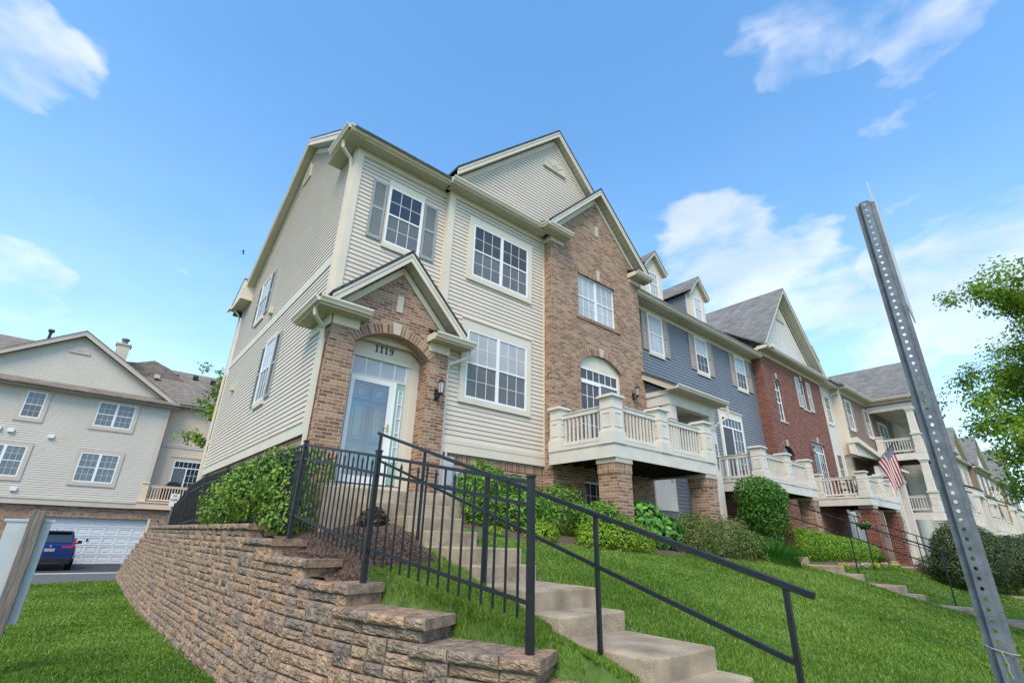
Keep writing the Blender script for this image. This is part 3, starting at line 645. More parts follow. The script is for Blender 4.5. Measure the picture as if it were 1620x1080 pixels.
def balcony(P, x0, x1, yf, yw, posts, side='L', zb=1.66, piers=(), z0=0, pm=('brick_tan', 'brick_soldier'), zt=3.02, right=True):
    B = bpy.data.objects.new('balcony', None); COL.objects.link(B); B.parent = P; ORG[B.name] = ORG[P.name]
    b = MB(); t = .04; zd = zb+.29
    b.box(x0, x1, yf, yf+t, zb, zd); b.box(x0, x0+t, yf+t, yw, zb, zd); b.box(x1-t, x1, yf+t, yw, zb, zd)
    b.box(x0-.02, x1+.02, yf-.02, yf+t, zd, zd+.08); b.box(x0-.02, x0+t, yf+t, yw, zd, zd+.08); b.box(x1-t, x1+.02, yf+t, yw, zd, zd+.08)
    b.build('fascia', 'deck_white', B)
    f = MB(); f.box(x0+t, x1-t, yf+t, yw, zd+.0, zd+.04); n = int((x1-x0)/.4)
    for i in range(n+1): xx = x0+t+.02+(x1-x0-2*t-.08)*i/n; f.box(xx, xx+.04, yf+t+.003, yw-.003, zb+.05, zd-.003)
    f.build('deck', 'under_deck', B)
    w = .36; xs = [x0+w/2-.0]+[p for p in posts]+[x1-w/2]
    for x in xs: deck_post(B, x, yf+w/2, zd+.08-.08, zt, w)
    zt2, zb2 = zt-.19, zd+.13
    for a, c in zip(xs[:-1], xs[1:]): m_ = MB(); slat_rail(m_, (a+w/2, yf+w*.42), (c-w/2, yf+w*.42), zt2, zb2); m_.build('railing', 'deck_white', B)
    for x, on in ((x0+w*.5, 'L' in side), (x1-w*.5, right)):
        if on:
            deck_post(B, x, yw-w*.5, zd, zt, w*.9); m_ = MB(); slat_rail(m_, (x, yf+w), (x, yw-w*.95), zt2, zb2); m_.build('railing', 'deck_white', B)
    for (px, py) in piers: pier(B, px, py, z0, zb, mat=pm[0], sol=pm[1])
    return B
def dormer(P, xc, y0, zb, zw, za, hw, depth=2.6, side='siding_blue', tm='trim_cream', roofm='shingle_grey'):
    D = bpy.data.objects.new('dormer', None); COL.objects.link(D); D.parent = P; ORG[D.name] = ORG[P.name]
    fr = Fr('y', y0); b = MB(); s = (za-zw)/(hw+.16)
    b.prism(fr, [(xc-hw, zb), (xc+hw, zb), (xc+hw, zw-.02), (xc, zw+s*hw-.05), (xc-hw, zw-.02)], -.05, 0); b.bf(fr, xc-hw, xc-hw+.16, zb, zw-.1, 0, .02); b.bf(fr, xc+hw-.16, xc+hw, zb, zw-.1, 0, .02)
    for x in (xc-hw, xc+hw-.02): b.box(x-.012, x+.032, y0-.01, y0+.2, zb, zw)
    b.build('front', tm, D)
    c = MB(); siding(c, Fr('x', xc-hw), y0+.2, y0+depth, zb-.6, zw-.0, .13); c.box(xc-hw+.004, xc+hw-.004, y0+.05, y0+depth, zb-.6, zw); c.build('wall', side, D)
    window(D, fr, xc-hw*.52, xc+hw*.52, zb+.08, zw-.12, 1, (3, 2), None, d0=.0, up='pane_pale_reflection', lo='pane_pale_reflection')
    rake(D, fr, xc, za, hw+.16, hw+.16, s, .16, .13, tm, .08, roofm=roofm, yback=depth)
    return D
def glyph(mb, fr, ch, u, z, h, d0=.0, d1=.012):
    """one slab-serif numeral, u = left edge, z = baseline"""
    def S(pts, ws):
        P_ = [Vector((u+p[0]*h, z+p[1]*h)) for p in pts]; L_, R_ = [], []
        for i, p in enumerate(P_):
            t = (P_[min(i+1, len(P_)-1)]-P_[max(i-1, 0)]).normalized(); n = Vector((-t.y, t.x))*ws[i]*h/2; L_.append(p+n); R_.append(p-n)
        for i in range(len(P_)-1): mb.prism(fr, [tuple(L_[i]), tuple(L_[i+1]), tuple(R_[i+1]), tuple(R_[i])], d0, d1)
    if ch == '1':
        S([(.27, 0), (.27, 1)], [.17, .17]); S([(.06, .035), (.48, .035)], [.07, .07]); S([(.05, .80), (.27, .96)], [.09, .12])
    elif ch == '9':
        c, a, b_ = (.34, .68), .22, .25; pts = [(c[0]+a*math.cos(t), c[1]+b_*math.sin(t)) for t in np.linspace(0, 2*math.pi, 19)]; S(pts, [.17-.10*abs(math.sin(t)) for t in np.linspace(0, 2*math.pi, 19)])
        S([(.56, .70), (.56, .45), (.48, .2), (.34, .06), (.16, .06)], [.16, .17, .15, .10, .09]); mb.prism(fr, [(u+.10*h, z+.03*h), (u+.24*h, z+.03*h), (u+.24*h, z+.17*h), (u+.10*h, z+.17*h)], d0, d1)
    elif ch == '2':
        S([(.08, .72), (.12, .88), (.30, .96), (.48, .86), (.50, .68), (.36, .42), (.08, .06)], [.13, .12, .09, .14, .17, .14, .08]); S([(.04, .06), (.58, .06)], [.13, .13]); S([(.555, .02), (.575, .25)], [.06, .05])
def wallbox(mb, x0, x1, y0, y1, z0, z1): mb.box(x0, x1, y0, y1, z0, z1)
# ------------------------------------------------------------------ terrain (camera eye is z = 0)
CP = np.array([(2.9, .3, -1.52), (6, .3, -1.62), (12, .3, -1.85), (20, .3, -2.15), (35, .3, -2.4), (60, .3, -2.9), (110, .3, -4.0),
 (6, -2, -1.65), (20, -3, -2.3), (60, -3, -3.1), (110, -3, -4.2), (1.5, -2, -1.6),
 (2.99, 3.21, -.80), (2.39, 5.11, -.43), (2.24, 7.26, -.10), (2.05, 8.5, .0), (2.0, 11, .02), (2.0, 15, .0), (2.0, 19.5, -.1), (2.6, 12, .05), (2.0, 24, -1.2), (2.6, 24, -1.2), (2.0, 27, -1.7),
 (3.35, 2.5, -1.0), (3.35, 3.6, -.74), (3.35, 4.6, -.46), (3.35, 5.5, -.24), (3.3, 6.2, .0), (3.1, 6.8, .10), (2.7, 7.6, .06), (2.5, 8.6, .05),
 (4.5, 2.2, -1.10), (4.5, 3.0, -.90), (4.5, 3.8, -.66), (4.5, 4.8, -.40), (4.5, 5.5, -.20), (4.5, 6.4, .02), (4.8, 7.2, .22), (5.4, 8.6, .40),
 (6.8, 6.5, -.05), (8.9, 6.5, -.12), (11.1, 6.5, -.22), (7, 4, -.68), (10, 4, -.80), (7, 2, -1.22), (10, 2, -1.38), (8, 8.6, .32), (12, 8.6, .2),
 (16.5, 3, -1.30), (16.5, 4.1, -1.04), (16.5, 4.6, -.86), (16.2, 5.8, -.58), (16.4, 6.5, -.38), (16.4, 8.8, -.1), (14, 6.5, -.30), (13, 4, -.92),
 (21.6, 6, -.50), (21.6, 4, -1.15), (24, 8.6, -.25), (28, 6, -.75), (28, 4, -1.3), (35, 6, -1.0), (35, 8.6, -.7), (45, 6, -1.4), (45, 3, -2.2), (60, 6, -1.8), (60, 9, -1.6), (110, 6, -3.0), (110, 10, -2.9), (35, 3, -1.95)])
def _phi(r): return r
_sc = np.array([1, 1.6])
def _k(A, B): return np.sqrt(((A[:, None, :]-B[None, :, :])**2).sum(2)+.15)
_A = CP[:, :2]*_sc; _K = _k(_A, _A); _Pm = np.concatenate([np.ones((len(CP), 1)), _A], 1)
_S = np.block([[_K+np.eye(len(CP))*.02, _Pm], [_Pm.T, np.zeros((3, 3))]]); _W = np.linalg.solve(_S, np.concatenate([CP[:, 2], np.zeros(3)]))
def H(x, y):
    x, y = np.atleast_1d(np.asarray(x, float)), np.atleast_1d(np.asarray(y, float)); out = np.empty(x.shape)
    q = np.stack([x.ravel(), y.ravel()], 1)*_sc; res = np.empty(len(q))
    for i in range(0, len(q), 20000): s = q[i:i+20000]; res[i:i+20000] = _k(s, _A)@_W[:-3]+np.concatenate([np.ones((len(s), 1)), s], 1)@_W[-3:]
    return res.reshape(x.shape)
# front line of the retaining wall in plan, street end first
WL = [(3.36, 2.0), (3.02, 2.55), (2.78, 2.98), (2.50, 3.50), (2.28, 4.0), (2.09, 4.55), (1.94, 5.2), (1.81, 6.0), (1.74, 7.0), (1.69, 8.2), (1.62, 10), (1.55, 12.5), (1.51, 15), (1.53, 18), (1.59, 21), (1.68, 26)]
_wl = np.array(WL); BAT = .13
def wall_b(y): return np.interp(y, _wl[:, 1], _wl[:, 0])
def wall_x(y): return wall_b(y)+BAT*np.interp(y, [2.3, 8.2, 20, 26], [.85, 1.88, 1.86, .4])
CAPS = [2.25, 3.02, 3.95, 4.98, 5.85, 7.0, 8.2]
H0 = H
TRZ = [(-1.32, .95, 1.32), (-1.145, 1.32, 2.26), (-.97, 2.26, 2.56), (-.805, 2.56, 3.5), (-.635, 3.5, 3.86), (-.455, 3.86, 4.8), (-.283, 4.8, 5.08), (-.105, 5.08, 6.05), (.085, 6.05, 6.41), (.272, 6.41, 6.9), (.465, 6.9, 7.2), (.66, 7.2, 8.8)]
FST = [(-1.42, 1.9, 2.86), (-1.25, 2.86, 3.81), (-1.05, 3.81, 4.16), (-.87, 4.16, 5.06), (-.66, 5.06, 5.51), (-.47, 5.51, 6.41), (-.28, 6.41, 7.4)]
def H(x, y):
    z = H0(x, y); x = np.broadcast_to(np.atleast_1d(np.asarray(x, float)), z.shape); y = np.broadcast_to(np.atleast_1d(np.asarray(y, float)), z.shape)
    t0 = (x-wall_x(y))*np.interp(y, [2.3, 3.5, 5, 6], [.72, .86, .94, 1]); ny = np.interp(y, [2.3, 3.5, 5, 6.5], [.62, .5, .3, .0]); yf = y-np.clip(t0, 0, .6)*ny
    t = t0-.45; k = np.searchsorted(CAPS, yf-.10); cap = np.where(k == 0, -1.2, .13-.19*(7-k)); lim = cap-.015+np.maximum(0, t+.02)*3.5; m = (y < 8) & (y > 2.0) & (x < 3.4)
    z = np.where(m, np.minimum(z, lim), z)
    for x0, x1, T, dz in ((3.45, 4.50, TRZ, 0), (15.9, 17.0, FST, 0), (24.85, 25.95, FST, -.17)):
        for zt, a, b in T: z = np.where((x > x0) & (x < x1) & (y >= a+.10) & (y < b+.10), np.minimum(z, zt+dz-.05), z)
    return z
def h1(x, y): return float(H(x, y)[0])
def low_h(x, y):   # lower lawn beside the wall, then the drive court
    return np.interp(y, [-5, 3, 10, 24, 25], [-1.62, -1.62, -1.66, -1.74, -1.78])+0*x
def grid_sheet(name, xs, ys, hf, mat, keep=None, thick=None):
    X, Y = np.meshgrid(xs, ys); Z = hf(X, Y); V = np.stack([X.ravel(), Y.ravel(), Z.ravel()], 1); nx = len(xs); F = []
    for j in range(len(ys)-1):
        for i in range(nx-1):
            if keep is None or keep((xs[i]+xs[i+1])/2, (ys[j]+ys[j+1])/2): F.append((j*nx+i, j*nx+i+1, (j+1)*nx+i+1, (j+1)*nx+i))
    used = sorted({i for f in F for i in f}); mp = {a: k for k, a in enumerate(used)}; mb = MB(); mb.v = [tuple(V[i]) for i in used]; mb.f = [[mp[i] for i in f] for f in F]; mb.uv = [None]*len(F)
    o = mb.build(name, mat, smooth=True); return o
g = MB(); g.face([(-900, -900, -4.6), (900, -900, -4.6), (900, 900, -4.6), (-900, 900, -4.6)]); tag(g.build('ground', 'lawn_soil'), kind='structure')
# upper lawn: follows the wall on its left edge
ys = np.concatenate([np.arange(-3, .8, .3), np.arange(.8, 9.2, .045), np.arange(9.2, 27.1, .8)]); ts = np.concatenate([np.arange(0, 2.6, .045), np.linspace(2.65, 14, 80), np.linspace(14.5, 40, 45), np.linspace(42, 118, 30)])
V = []; F = []; nx = len(ts)
for y in ys:
    xl = wall_x(y)+(.26 if y > 3.6 else .10) if y > 2.3 else 3.30-(2.3-y)*.6
    V.append(np.stack([xl+ts, np.full(nx, y)], 1))
V = np.concatenate(V); Zz = H(V[:, 0], V[:, 1])
mb = MB(); mb.v = [(a[0], a[1], z) for a, z in zip(V, Zz)]
for j in range(len(ys)-1):
    for i in range(nx-1):
        if ys[j] > 9.0 and V[j*nx+i, 0] > 3.2: continue
        mb.f.append([j*nx+i, j*nx+i+1, (j+1)*nx+i+1, (j+1)*nx+i]); mb.uv.append(None)
tag(mb.build('lawn', 'lawn_soil', smooth=True), kind='structure')
# lower lawn and drive court
LOWX = np.concatenate([np.linspace(-60, -6, 12), np.linspace(-5, 3.4, 30)])
tag(grid_sheet('lower_lawn', LOWX, np.linspace(-6, 25, 60), low_h, 'lawn_soil', keep=lambda x, y: x < (wall_b(y)+.12 if y > 2.3 else 3.6-(2.3-y)*.6) and y < 23.6+.75*math.sin(x*.5+.9)+x*.25), kind='structure')
sh = MB(); sh.box(-70, 40, -9, -1.6, -1.9, -1.62); tag(sh.build('sidewalk', 'kerb_concrete'), kind='structure')
rd = MB(); rd.face([(-80, 19, -1.80), (40, 19, -1.80), (40, 29.6, -1.80), (-80, 29.6, -1.80)]); tag(rd.build('road', 'asphalt'), kind='structure')
rk = MB(); rk.box(-80, 40, 29.6, 29.9, -1.9, -1.775); tag(rk.build('kerb', 'kerb_concrete', bevel=.02), kind='structure')
dw = MB(); dw.face([(-80, 29.9, -1.79), (40, 29.9, -1.79), (40, 37, -1.79), (-80, 37, -1.79)]); tag(dw.build('driveway', 'asphalt_dark'), kind='structure')
# mulch beds
def ybed(x):
    x = np.asarray(x, float); w = .12*np.sin(x*1.3)+.07*np.sin(x*3.1)
    return np.where(x < 3.42, 5.35+w*.5, np.where(x < 15.8, 6.15+w, np.where(x < 17.1, 6.9, np.where(x < 24, 6.0+w, 5.3+w))))
bx = np.concatenate([np.arange(2.1, 3.42, .045), np.arange(3.44, 4.44, .1), np.arange(4.46, 46, .25)]); V = []; 
mb = MB(); nb = 34
for x in bx:
    y0 = float(ybed(x)); y1 = 8.95 if x < 5 else 9.2
    for k in range(nb): y = y0+(y1-y0)*k/(nb-1); mb.v.append((x, y, h1(x, y)+((.03 if x < 3.42 else .012) if k else -.01)+.03*math.sin(x*2+y*3)*(0 if k == 0 else .5)))
for i in range(len(bx)-1):
    for k in range(nb-1):
        mb.f.append([i*nb+k, (i+1)*nb+k, (i+1)*nb+k+1, i*nb+k+1]); mb.uv.append(None)
tag(mb.build('mulch_bed', 'mulch', smooth=True), kind='stuff')
# mulch chips, near bed only
n = 5200; px_ = rng.uniform(2.2, 3.4, n); py_ = rng.uniform(5.3, 7.6, n); k = py_ > ybed(px_); P_ = np.stack([px_, py_, H(px_, py_)+.03], 1)[k]
Vv, Lp, Sz = leaf_arrays(P_, np.tile([0, 0, 1.0], (len(P_), 1)), .035, .45, .0, .5); 
o = np_mesh('mulch_chips', Vv, Lp, Sz, 'mulch', None, None, (2.8, 6.3, 0)); tag(o, kind='stuff')

# ------------------------------------------------------------------ retaining wall
def build_wall():
    # arc-length table
    seg = np.hypot(*np.diff(_wl, axis=0).T); S = np.concatenate([[0], np.cumsum(seg)]); TOT = S[-1]
    def at(s): return np.array([np.interp(s, S, _wl[:, 0]), np.interp(s, S, _wl[:, 1])])
    def tan(s): a, b = at(max(0, s-.15)), at(min(TOT, s+.15)); t = (b-a); return t/np.linalg.norm(t)
    def s_of_y(y): return float(np.interp(y, _wl[:, 1], S))
    starts = {1: 8.2, 2: 7.0, 3: 5.85, 4: 4.98, 5: 3.95, 6: 3.02, 7: 2.25}     # y where the k-th cap begins
    ends = {1: 20.0, 2: 20.9, 3: 21.8, 4: 22.6, 5: 23.4, 6: 24.1, 7: 24.8, 8: 25.4}
    mb = MB()
    def block(s0, s1, zb, zt, proud=0.0, depth=.46, res=1, rough=.008, cap=False, batter=True):
        n = 4 if s1-s0 < .25 else 6; n *= res; nz = (4 if zt-zb < .12 else 5)*res
        if res == 0: n, nz = 1, 1
        off = ((zb+zt)/2+1.75)*BAT-proud+random.uniform(-.006, .006); V0 = len(mb.v); g_ = .004
        for j in range(nz+1):
            for i in range(n+1):
                u = i/n if n else 0; v = j/nz if nz else 0; s = s0+g_+(s1-s0-2*g_)*u; p = at(s); t = tan(s); nn = np.array([t[1], -t[0]])   # nn points into the bank
                ed = min(u, 1-u)*(s1-s0); ev = min(v, 1-v)*(zt-zb); rnd_ = .024*(1-min(1, min(ed, ev)/.026))**1.6 if res else 0.008
                dd = off+rnd_+(random.uniform(-rough, rough) if (0 < i < n and 0 < j < nz) else random.uniform(-rough, rough)*.3) + (0.012 if not cap else 0)
                q = p+nn*dd; mb.v.append((q[0], q[1], zb+.003+(zt-zb-.006)*v))
        for j in range(nz):
            for i in range(n): a = V0+j*(n+1)+i; mb.f.append([a, a+1, a+n+2, a+n+1]); mb.uv.append(None)
        # top, ends, bottom back to depth
        B0 = len(mb.v)
        for j in (0, nz):
            for i in range(n+1):
                s = s0+g_+(s1-s0-2*g_)*i/n; p = at(s); t = tan(s); nn = np.array([t[1], -t[0]]); q = p+nn*(off+depth); mb.v.append((q[0], q[1], zb+.003 if j == 0 else zt-.003))
        for i in range(n):
            a = V0+nz*(n+1)+i; b = B0+(n+1)+i; mb.f.append([a, a+1, b+1, b]); mb.uv.append(None)
            a = V0+i; b = B0+i; mb.f.append([a, b, b+1, a+1]); mb.uv.append(None)
        for i in (0, n):
            colv = [V0+j*(n+1)+i for j in range(nz+1)]+[B0+(n+1)+i, B0+i]; mb.f.append(colv); mb.uv.append(None)
    def fill(y0, y1, zb, zt, thin=False, **kw):
        s, e = s_of_y(y0), s_of_y(y1)
        while s < e-.02:
            L_ = random.choice([.16, .22, .30, .38]) if not thin else random.choice([.2, .3, .4]); s1 = min(e, s+L_)
            if e-s1 < .1: s1 = e
            yy = at(s)[1]; res = 2 if yy < 8 else 1
            if thin: block(s, s1, zb, zt, res=res, **kw)
            elif random.random() < .55: block(s, s1, zb, zt, res=res, rough=.011, **kw)
            else:
                zm = (zb+zt)/2; cut = s+(s1-s)*random.uniform(.35, .65) if s1-s > .28 and random.random() < .6 else None
                block(s, s1, zm, zt, res=res, **kw)
                if cut: block(s, cut, zb, zm, res=res, **kw); block(cut, s1, zb, zm, res=res, **kw)
                else: block(s, s1, zb, zm, res=res, **kw)
            s = s1
    # ashlar fill: thin courses of .095, blocks one or two courses tall
    CW, CH, NC = .075, .095, 19; ncell = int(TOT/CW); occ = np.zeros((NC, ncell), dtype=bool)
    def lim(j):     # s range of course j (0 = just below the top cap)
        k = j//2+1; return s_of_y(max(2.2, starts.get(k, 2.2))), s_of_y(ends.get(k, 26))
    for j in range(NC-1, -1, -1):
        a, b = lim(j); c0, c1 = int(round(a/CW)), min(ncell, int(round(b/CW))); up = None
        if j > 0: ua, ub = lim(j-1); up = (int(round(ua/CW)), min(ncell, int(round(ub/CW))))
        c = c0
        while c < c1:
            if occ[j, c]: c += 1; continue
            n_ = 1
            while c+n_ < c1 and not occ[j, c+n_] and n_ < 6: n_ += 1
            tall = up is not None and random.random() < .40 and c >= up[0] and c < up[1]
            w_ = random.choice([2, 3, 4, 4]) if tall else random.choice([3, 4, 5, 6, 3]); w_ = min(w_, n_)
            if n_-w_ == 1: w_ = n_
            if tall: w_ = min(w_, up[1]-c); tall = w_ >= 2
            h_ = 2 if tall else 1
            for q in range(h_): occ[j-q, c:c+w_] = True
            s0, s1 = c*CW, (c+w_)*CW; s0 = max(s0, a); s1 = min(s1, b) if c+w_ >= c1 else s1; zt = .04-CH*(j-h_+1); zb = .04-CH*(j+1); yy = at(s0)[1]
            if s1-s0 > .03: block(s0, s1, zb, zt, res=2 if yy < 8 else 1, rough=.009 if h_ == 1 else .012)
            c += w_
    for k, y0 in starts.items():
        zc = .13-.19*(k-1); zb = zc-.09; ye = starts[k-1]+.12 if k > 1 else 20.0
        sA, sB = s_of_y(y0)-.03, s_of_y(ye); s = sA
        if k > 1:    # thin course under the cap, level with the upper row's lower half
            pass
        while s < sB-.02:
            s1 = min(sB, s+random.choice([.24, .34, .46])); s1 = sB if sB-s1 < .12 else s1; yy = at(s)[1]
            block(s, s1, zb, zc, proud=.035, depth=.48, res=2 if yy < 7.5 else 1, rough=.007, cap=True); s = s1
    for k, y1 in ends.items():
        if k == 1: continue
        zc = .13-.19*(k-1); s = s_of_y(ends[k-1])-.05; e = s_of_y(y1)
        block(s, e, zc-.09, zc, proud=.03, depth=.4, res=1, cap=True)
    o = mb.build('retaining_wall', 'wall_block', org=(1.8, 10, -1.75))
    tag(o, 'curved brown block retaining wall stepping down towards the street', 'retaining wall'); return o
build_wall()

# ------------------------------------------------------------------ concrete steps to the doors
def steps(name, treads, xl, xr, label, group=None):
    mb = MB()
    for i, (z, yf, yb) in enumerate(treads):
        a, b = (xl, xr) if len(treads[i]) == 3 else treads[i][3:]
        mb.box(a, b, yf, yb, z-.5-.002*i, z)
    return tag(mb.build(name, 'concrete', bevel=.014), label, 'steps', group)
TR = [(-1.32, .95, 1.35), (-1.145, 1.30, 2.30), (-.97, 2.25, 2.62), (-.805, 2.55, 3.56), (-.635, 3.49, 3.92), (-.455, 3.85, 4.88), (-.283, 4.79, 5.14), (-.105, 5.07, 6.12), (.085, 6.04, 6.50), (.272, 6.40, 6.98)]
mb = MB()
for i, (z, a, b) in enumerate(TR): mb.box(3.52, 4.44, a, b+.02, z-.45, z)
mb.box(3.08, 4.52, 6.90, 7.32, -.05, .465); mb.box(2.60, 5.05, 7.22, 8.66, -.1, .665); mb.box(3.10, 5.0, 8.5, 8.665, .6, .668)
mb.box(2.60, 5.05, 7.20, 8.66, -.5, -.11)
tag(mb.build('concrete_steps', 'concrete', bevel=.016), 'grey concrete steps climbing from the lawn to the green front door', 'steps', 'concrete steps up to the doors')
def far_steps(x0, dx, label, dz=0, yt=7.4):
    mb = MB(); T = [(-1.42, 1.9, 2.9), (-1.25, 2.85, 3.9), (-1.05, 3.8, 4.2), (-.87, 4.15, 5.2), (-.66, 5.05, 5.55), (-.47, 5.5, 6.5), (-.28, 6.4, yt)]
    for z, a, b in T: mb.box(x0, x0+1.0, a, b+.03, z+dz-.4, z+dz)
    return tag(mb.build('concrete_steps', 'concrete', bevel=.014), label, 'steps', 'concrete steps up to the doors')
far_steps(15.95, 0, 'pale concrete steps half buried in the lawn before the blue house')
far_steps(24.9, 0, 'concrete steps beside the low hedge leading to the balcony on red brick piers', -.17)
# ------------------------------------------------------------------ the corner townhouse
H1 = empty('townhouse', (6, 9, 0), 'cream sided corner townhouse with tan brick entry arch and tan brick balcony bay', 'townhouse', 'townhouses in the row')
fL, fM, fB, fP, fS = Fr('y', 8.94), Fr('y', 8.80), Fr('y', 8.51), Fr('y', 8.67), Fr('x', 2.70)
def main_roof_z(y): return 11.15-.655*(12.9-y) if y < 12.9 else 11.15-.60*(y-12.9)
def house_one():
    P = H1
    w = MB()
    siding(w, fL, 2.86, 5.10, 3.7, 8.05); siding(w, fM, 5.2, 8.39, 1.94, 8.05)
    # side wall under the gable
    def clip(z):
        zt = z+.20; a = max(9.0, 12.9-(11.15-zt)/.655); b = min(18.8, 12.9+(11.15-zt)/.60); return (a, max(a, b))
    siding(w, fS, 9.0, 18.8, 1.90, 5.27, clip=lambda z: (9.16, 18.8)); siding(w, fS, 9.0, 18.8, 5.49, 10.95, clip=lambda z: (max(9.1, clip(z)[0]), clip(z)[1]))
    # upper front gable
    siding(w, fM, 5, 12.5, 8.30, 12.2, clip=lambda z: (8.85-(12.2-z), 8.85+(12.2-z)))
    w.build('siding_wall', 'siding_cream', P)
    core = MB(); core.box(2.74, 12.44, 9.14, 18.75, -1, 7.9)
    core.prism(Fr('x', 2.73), [(9.0, 7.0), (18.8, 7.0), (18.8, 7.3), (12.9, 10.85), (9.0, 8.3)], -9.7, 0); core.box(2.73, 3.2, 8.96, 9.12, 3.7, 8.1); core.box(4.88, 5.2, 8.96, 9.12, .6, 8.1); core.box(3.2, 4.88, 8.96, 9.12, 3.9, 8.1)
    core.box(5.2, 8.38, 8.96, 9.12, -.2, 8.1); core.box(5.2, 8.38, 8.83, 8.97, 1.64, 8.1); core.prism(Fr('y', 8.83), [(5.1, 8.1), (12.6, 8.1), (8.85, 11.85)], -.3, 0); core.build('wall_core', 'trim_cream', P)
    # trim boards
    t = MB()
    t.bf(fL, 2.70, 2.86, 3.9, 8.19, -.1, .03); t.bf(fS, 8.945, 9.10, 4.2, 8.19, .0, .028); t.bf(fS, 9.06, 9.16, 1.66, 3.9, .0, .028)
    t.bf(fS, 18.72, 18.84, 1.6, 7.6, .0, .03); t.bf(fM, 5.10, 5.27, 1.66, 8.19, -.14, .03); t.bf(fM, 8.35, 8.39, 1.94, 8.04, .0, .025)
    t.bf(fS, 9.10, 18.72, 5.27, 5.49, .0, .024); t.bf(fS, 9.16, 18.72, 1.66, 1.90, .0, .026); t.bf(fS, 9.16, 18.72, 1.885, 1.915, .02, .045)
    t.bf(fM, 5.27, 8.39, 1.66, 1.85, .0, .026); t.bf(fM, 5.27, 8.39, 1.852, 1.94, .0, .034)
    # thin mouldings over the windows
    t.build('trim', 'trim_cream', P)
    # brick: base, balcony bay, entry
    b = MB()
    brickface(b, Fr('y', 8.84), 5.2, 8.39, -.4, 1.66, [(6.3, 7.72, .55, 1.38)], depth=.1)
    brickface(b, Fr('x', 2.73), 8.8, 18.8, -.6, 1.66)
    fA = arc_fn(9.5, 11.28, 4.62, 4.95)
    brickface(b, fB, 8.39, 12.46, -.6, lambda u: 10.36-abs(u-10.425), [(9.49, 11.21, 6.02, 7.44), (9.5, 11.28, 2.0, fA, .12), (9.52, 10.35, .72, 1.42)], depth=.11)
    brickface(b, Fr('x', 8.39), 8.51, 8.86, -.6, 8.3); brickface(b, Fr('X', 12.46), 8.51, 9.2, -.6, 8.3)
    b.build('brick_wall', 'brick_tan', P)
    s = MB(); s.bf(Fr('y', 8.84), 5.6, 8.39, 1.45, 1.66, .0, .012); s.build('soldier_course', 'brick_soldier', P); s = MB(); s.bf(fB, 9.3, 11.4, 7.44, 7.64, .0, .006); s.build('soldier_course', 'brick_soldier', P)
    # arched door ring over the balcony, sills, keystones
    r = MB(); arch_ring(r, fB, 9.5, 11.28, 4.62, 4.95, .23, .0, .01); r.build('brick_arch', 'brick_soldier', P)
    for pl_ in ([(10.33, 4.94), (10.46, 4.94), (10.50, 5.2), (10.30, 5.2)], [(10.36, 7.45), (10.47, 7.45), (10.49, 7.82), (10.34, 7.82)], [(10.375, 9.08), (10.51, 9.08), (10.51, 9.47), (10.375, 9.47)]): k = MB(); k.prism(fB, pl_, 0, .03); k.build('keystone', 'stone', P)
    k = MB(); k.bf(fB, 9.38, 11.36, 5.93, 6.02, 0, .04); k.build('window_sill', 'brick_tan', P)
    # windows
    window(P, fL, 3.57, 4.45, 6.04, 7.55, 1, (3, 2), (.03, .03, .19, .13), name='window')
    shutter(P, fL, 3.17, 3.51, 6.03, 7.56); shutter(P, fL, 4.50, 4.86, 6.03, 7.56)
    window(P, fM, 5.88, 7.73, 6.03, 7.53, 2, (3, 2), (.15, .15, .19, .14), up='pane_dark', lo='pane_screen')
    window(P, fM, 5.88, 7.73, 2.92, 4.58, 2, (3, 2), (.15, .15, .24, .13), up='pane_blind', lo='pane_screen', crown=True)
    window(P, fB, 9.50, 11.20, 6.03, 7.43, 2, (3, 2), None, d0=-.10, up='pane_pale_reflection', lo='pane_pale_reflection')
    window(P, Fr('y', 8.84), 6.32, 7.70, .57, 1.37, 2, (2, 1), None, d0=-.09, hang=False); window(P, fB, 9.54, 10.33, .74, 1.41, 1, (3, 2), None, d0=-.10, hang=False)
    # side windows with shutters
    window(P, fS, 15.03, 15.99, 6.08, 7.48, 1, (3, 2), (.04, .04, .06, .12), up='pane_pale_reflection'); shutter(P, fS, 14.62, 14.98, 6.08, 7.5); shutter(P, fS, 16.04, 16.38, 6.08, 7.5)
    window(P, fS, 12.63, 13.50, 3.02, 4.70, 1, (3, 2), (.04, .04, .06, .14), up='pane_pale_reflection'); shutter(P, fS, 12.2, 12.58, 3.0, 4.68); shutter(P, fS, 13.55, 13.92, 3.0, 4.68)
    # small dryer hoods and gable louvre on the side
    for u, z in ((13.95, 5.72), (16.95, 4.1)): m = MB(); m.prism(fS, [(u-.12, z), (u+.12, z), (u+.12, z+.18), (u-.12, z+.2)], .012, .1); m.build('vent_hood', 'vent_cream', P)
    m = MB(); m.prism(fS, [(12.95, 9.98), (13.62, 9.98), (13.62, 10.40), (13.28, 10.74), (12.95, 10.40)], .012, .05)
    for i in range(6): m.bf(fS, 13.03, 13.54, 10.06+i*.07, 10.09+i*.07, .05, .062)
    m.build('gable_vent', 'vent_cream', P)
    half_vent(P, fM, 8.84, 11.02, .47)
    # eaves
    eave(P, fL, 2.33, 5.0, 8.19, f0=2.86, f1=5.1); eave(P, fM, 4.94, 8.22, 8.19, f0=5.27, f1=8.39, closeL=True)
    e = MB(); soffit_run(e, fS, 8.54, 9.95, 8.188, .0, .33); e.build('soffit', 'soffit', P)
    e = MB(); e.bf(fS, 8.52, 9.62, 8.17, 8.325, .33, .352); e.bf(fS, 9.6, 9.62, 8.18, 8.32, 0, .33); e.build('fascia', 'trim_cream', P)
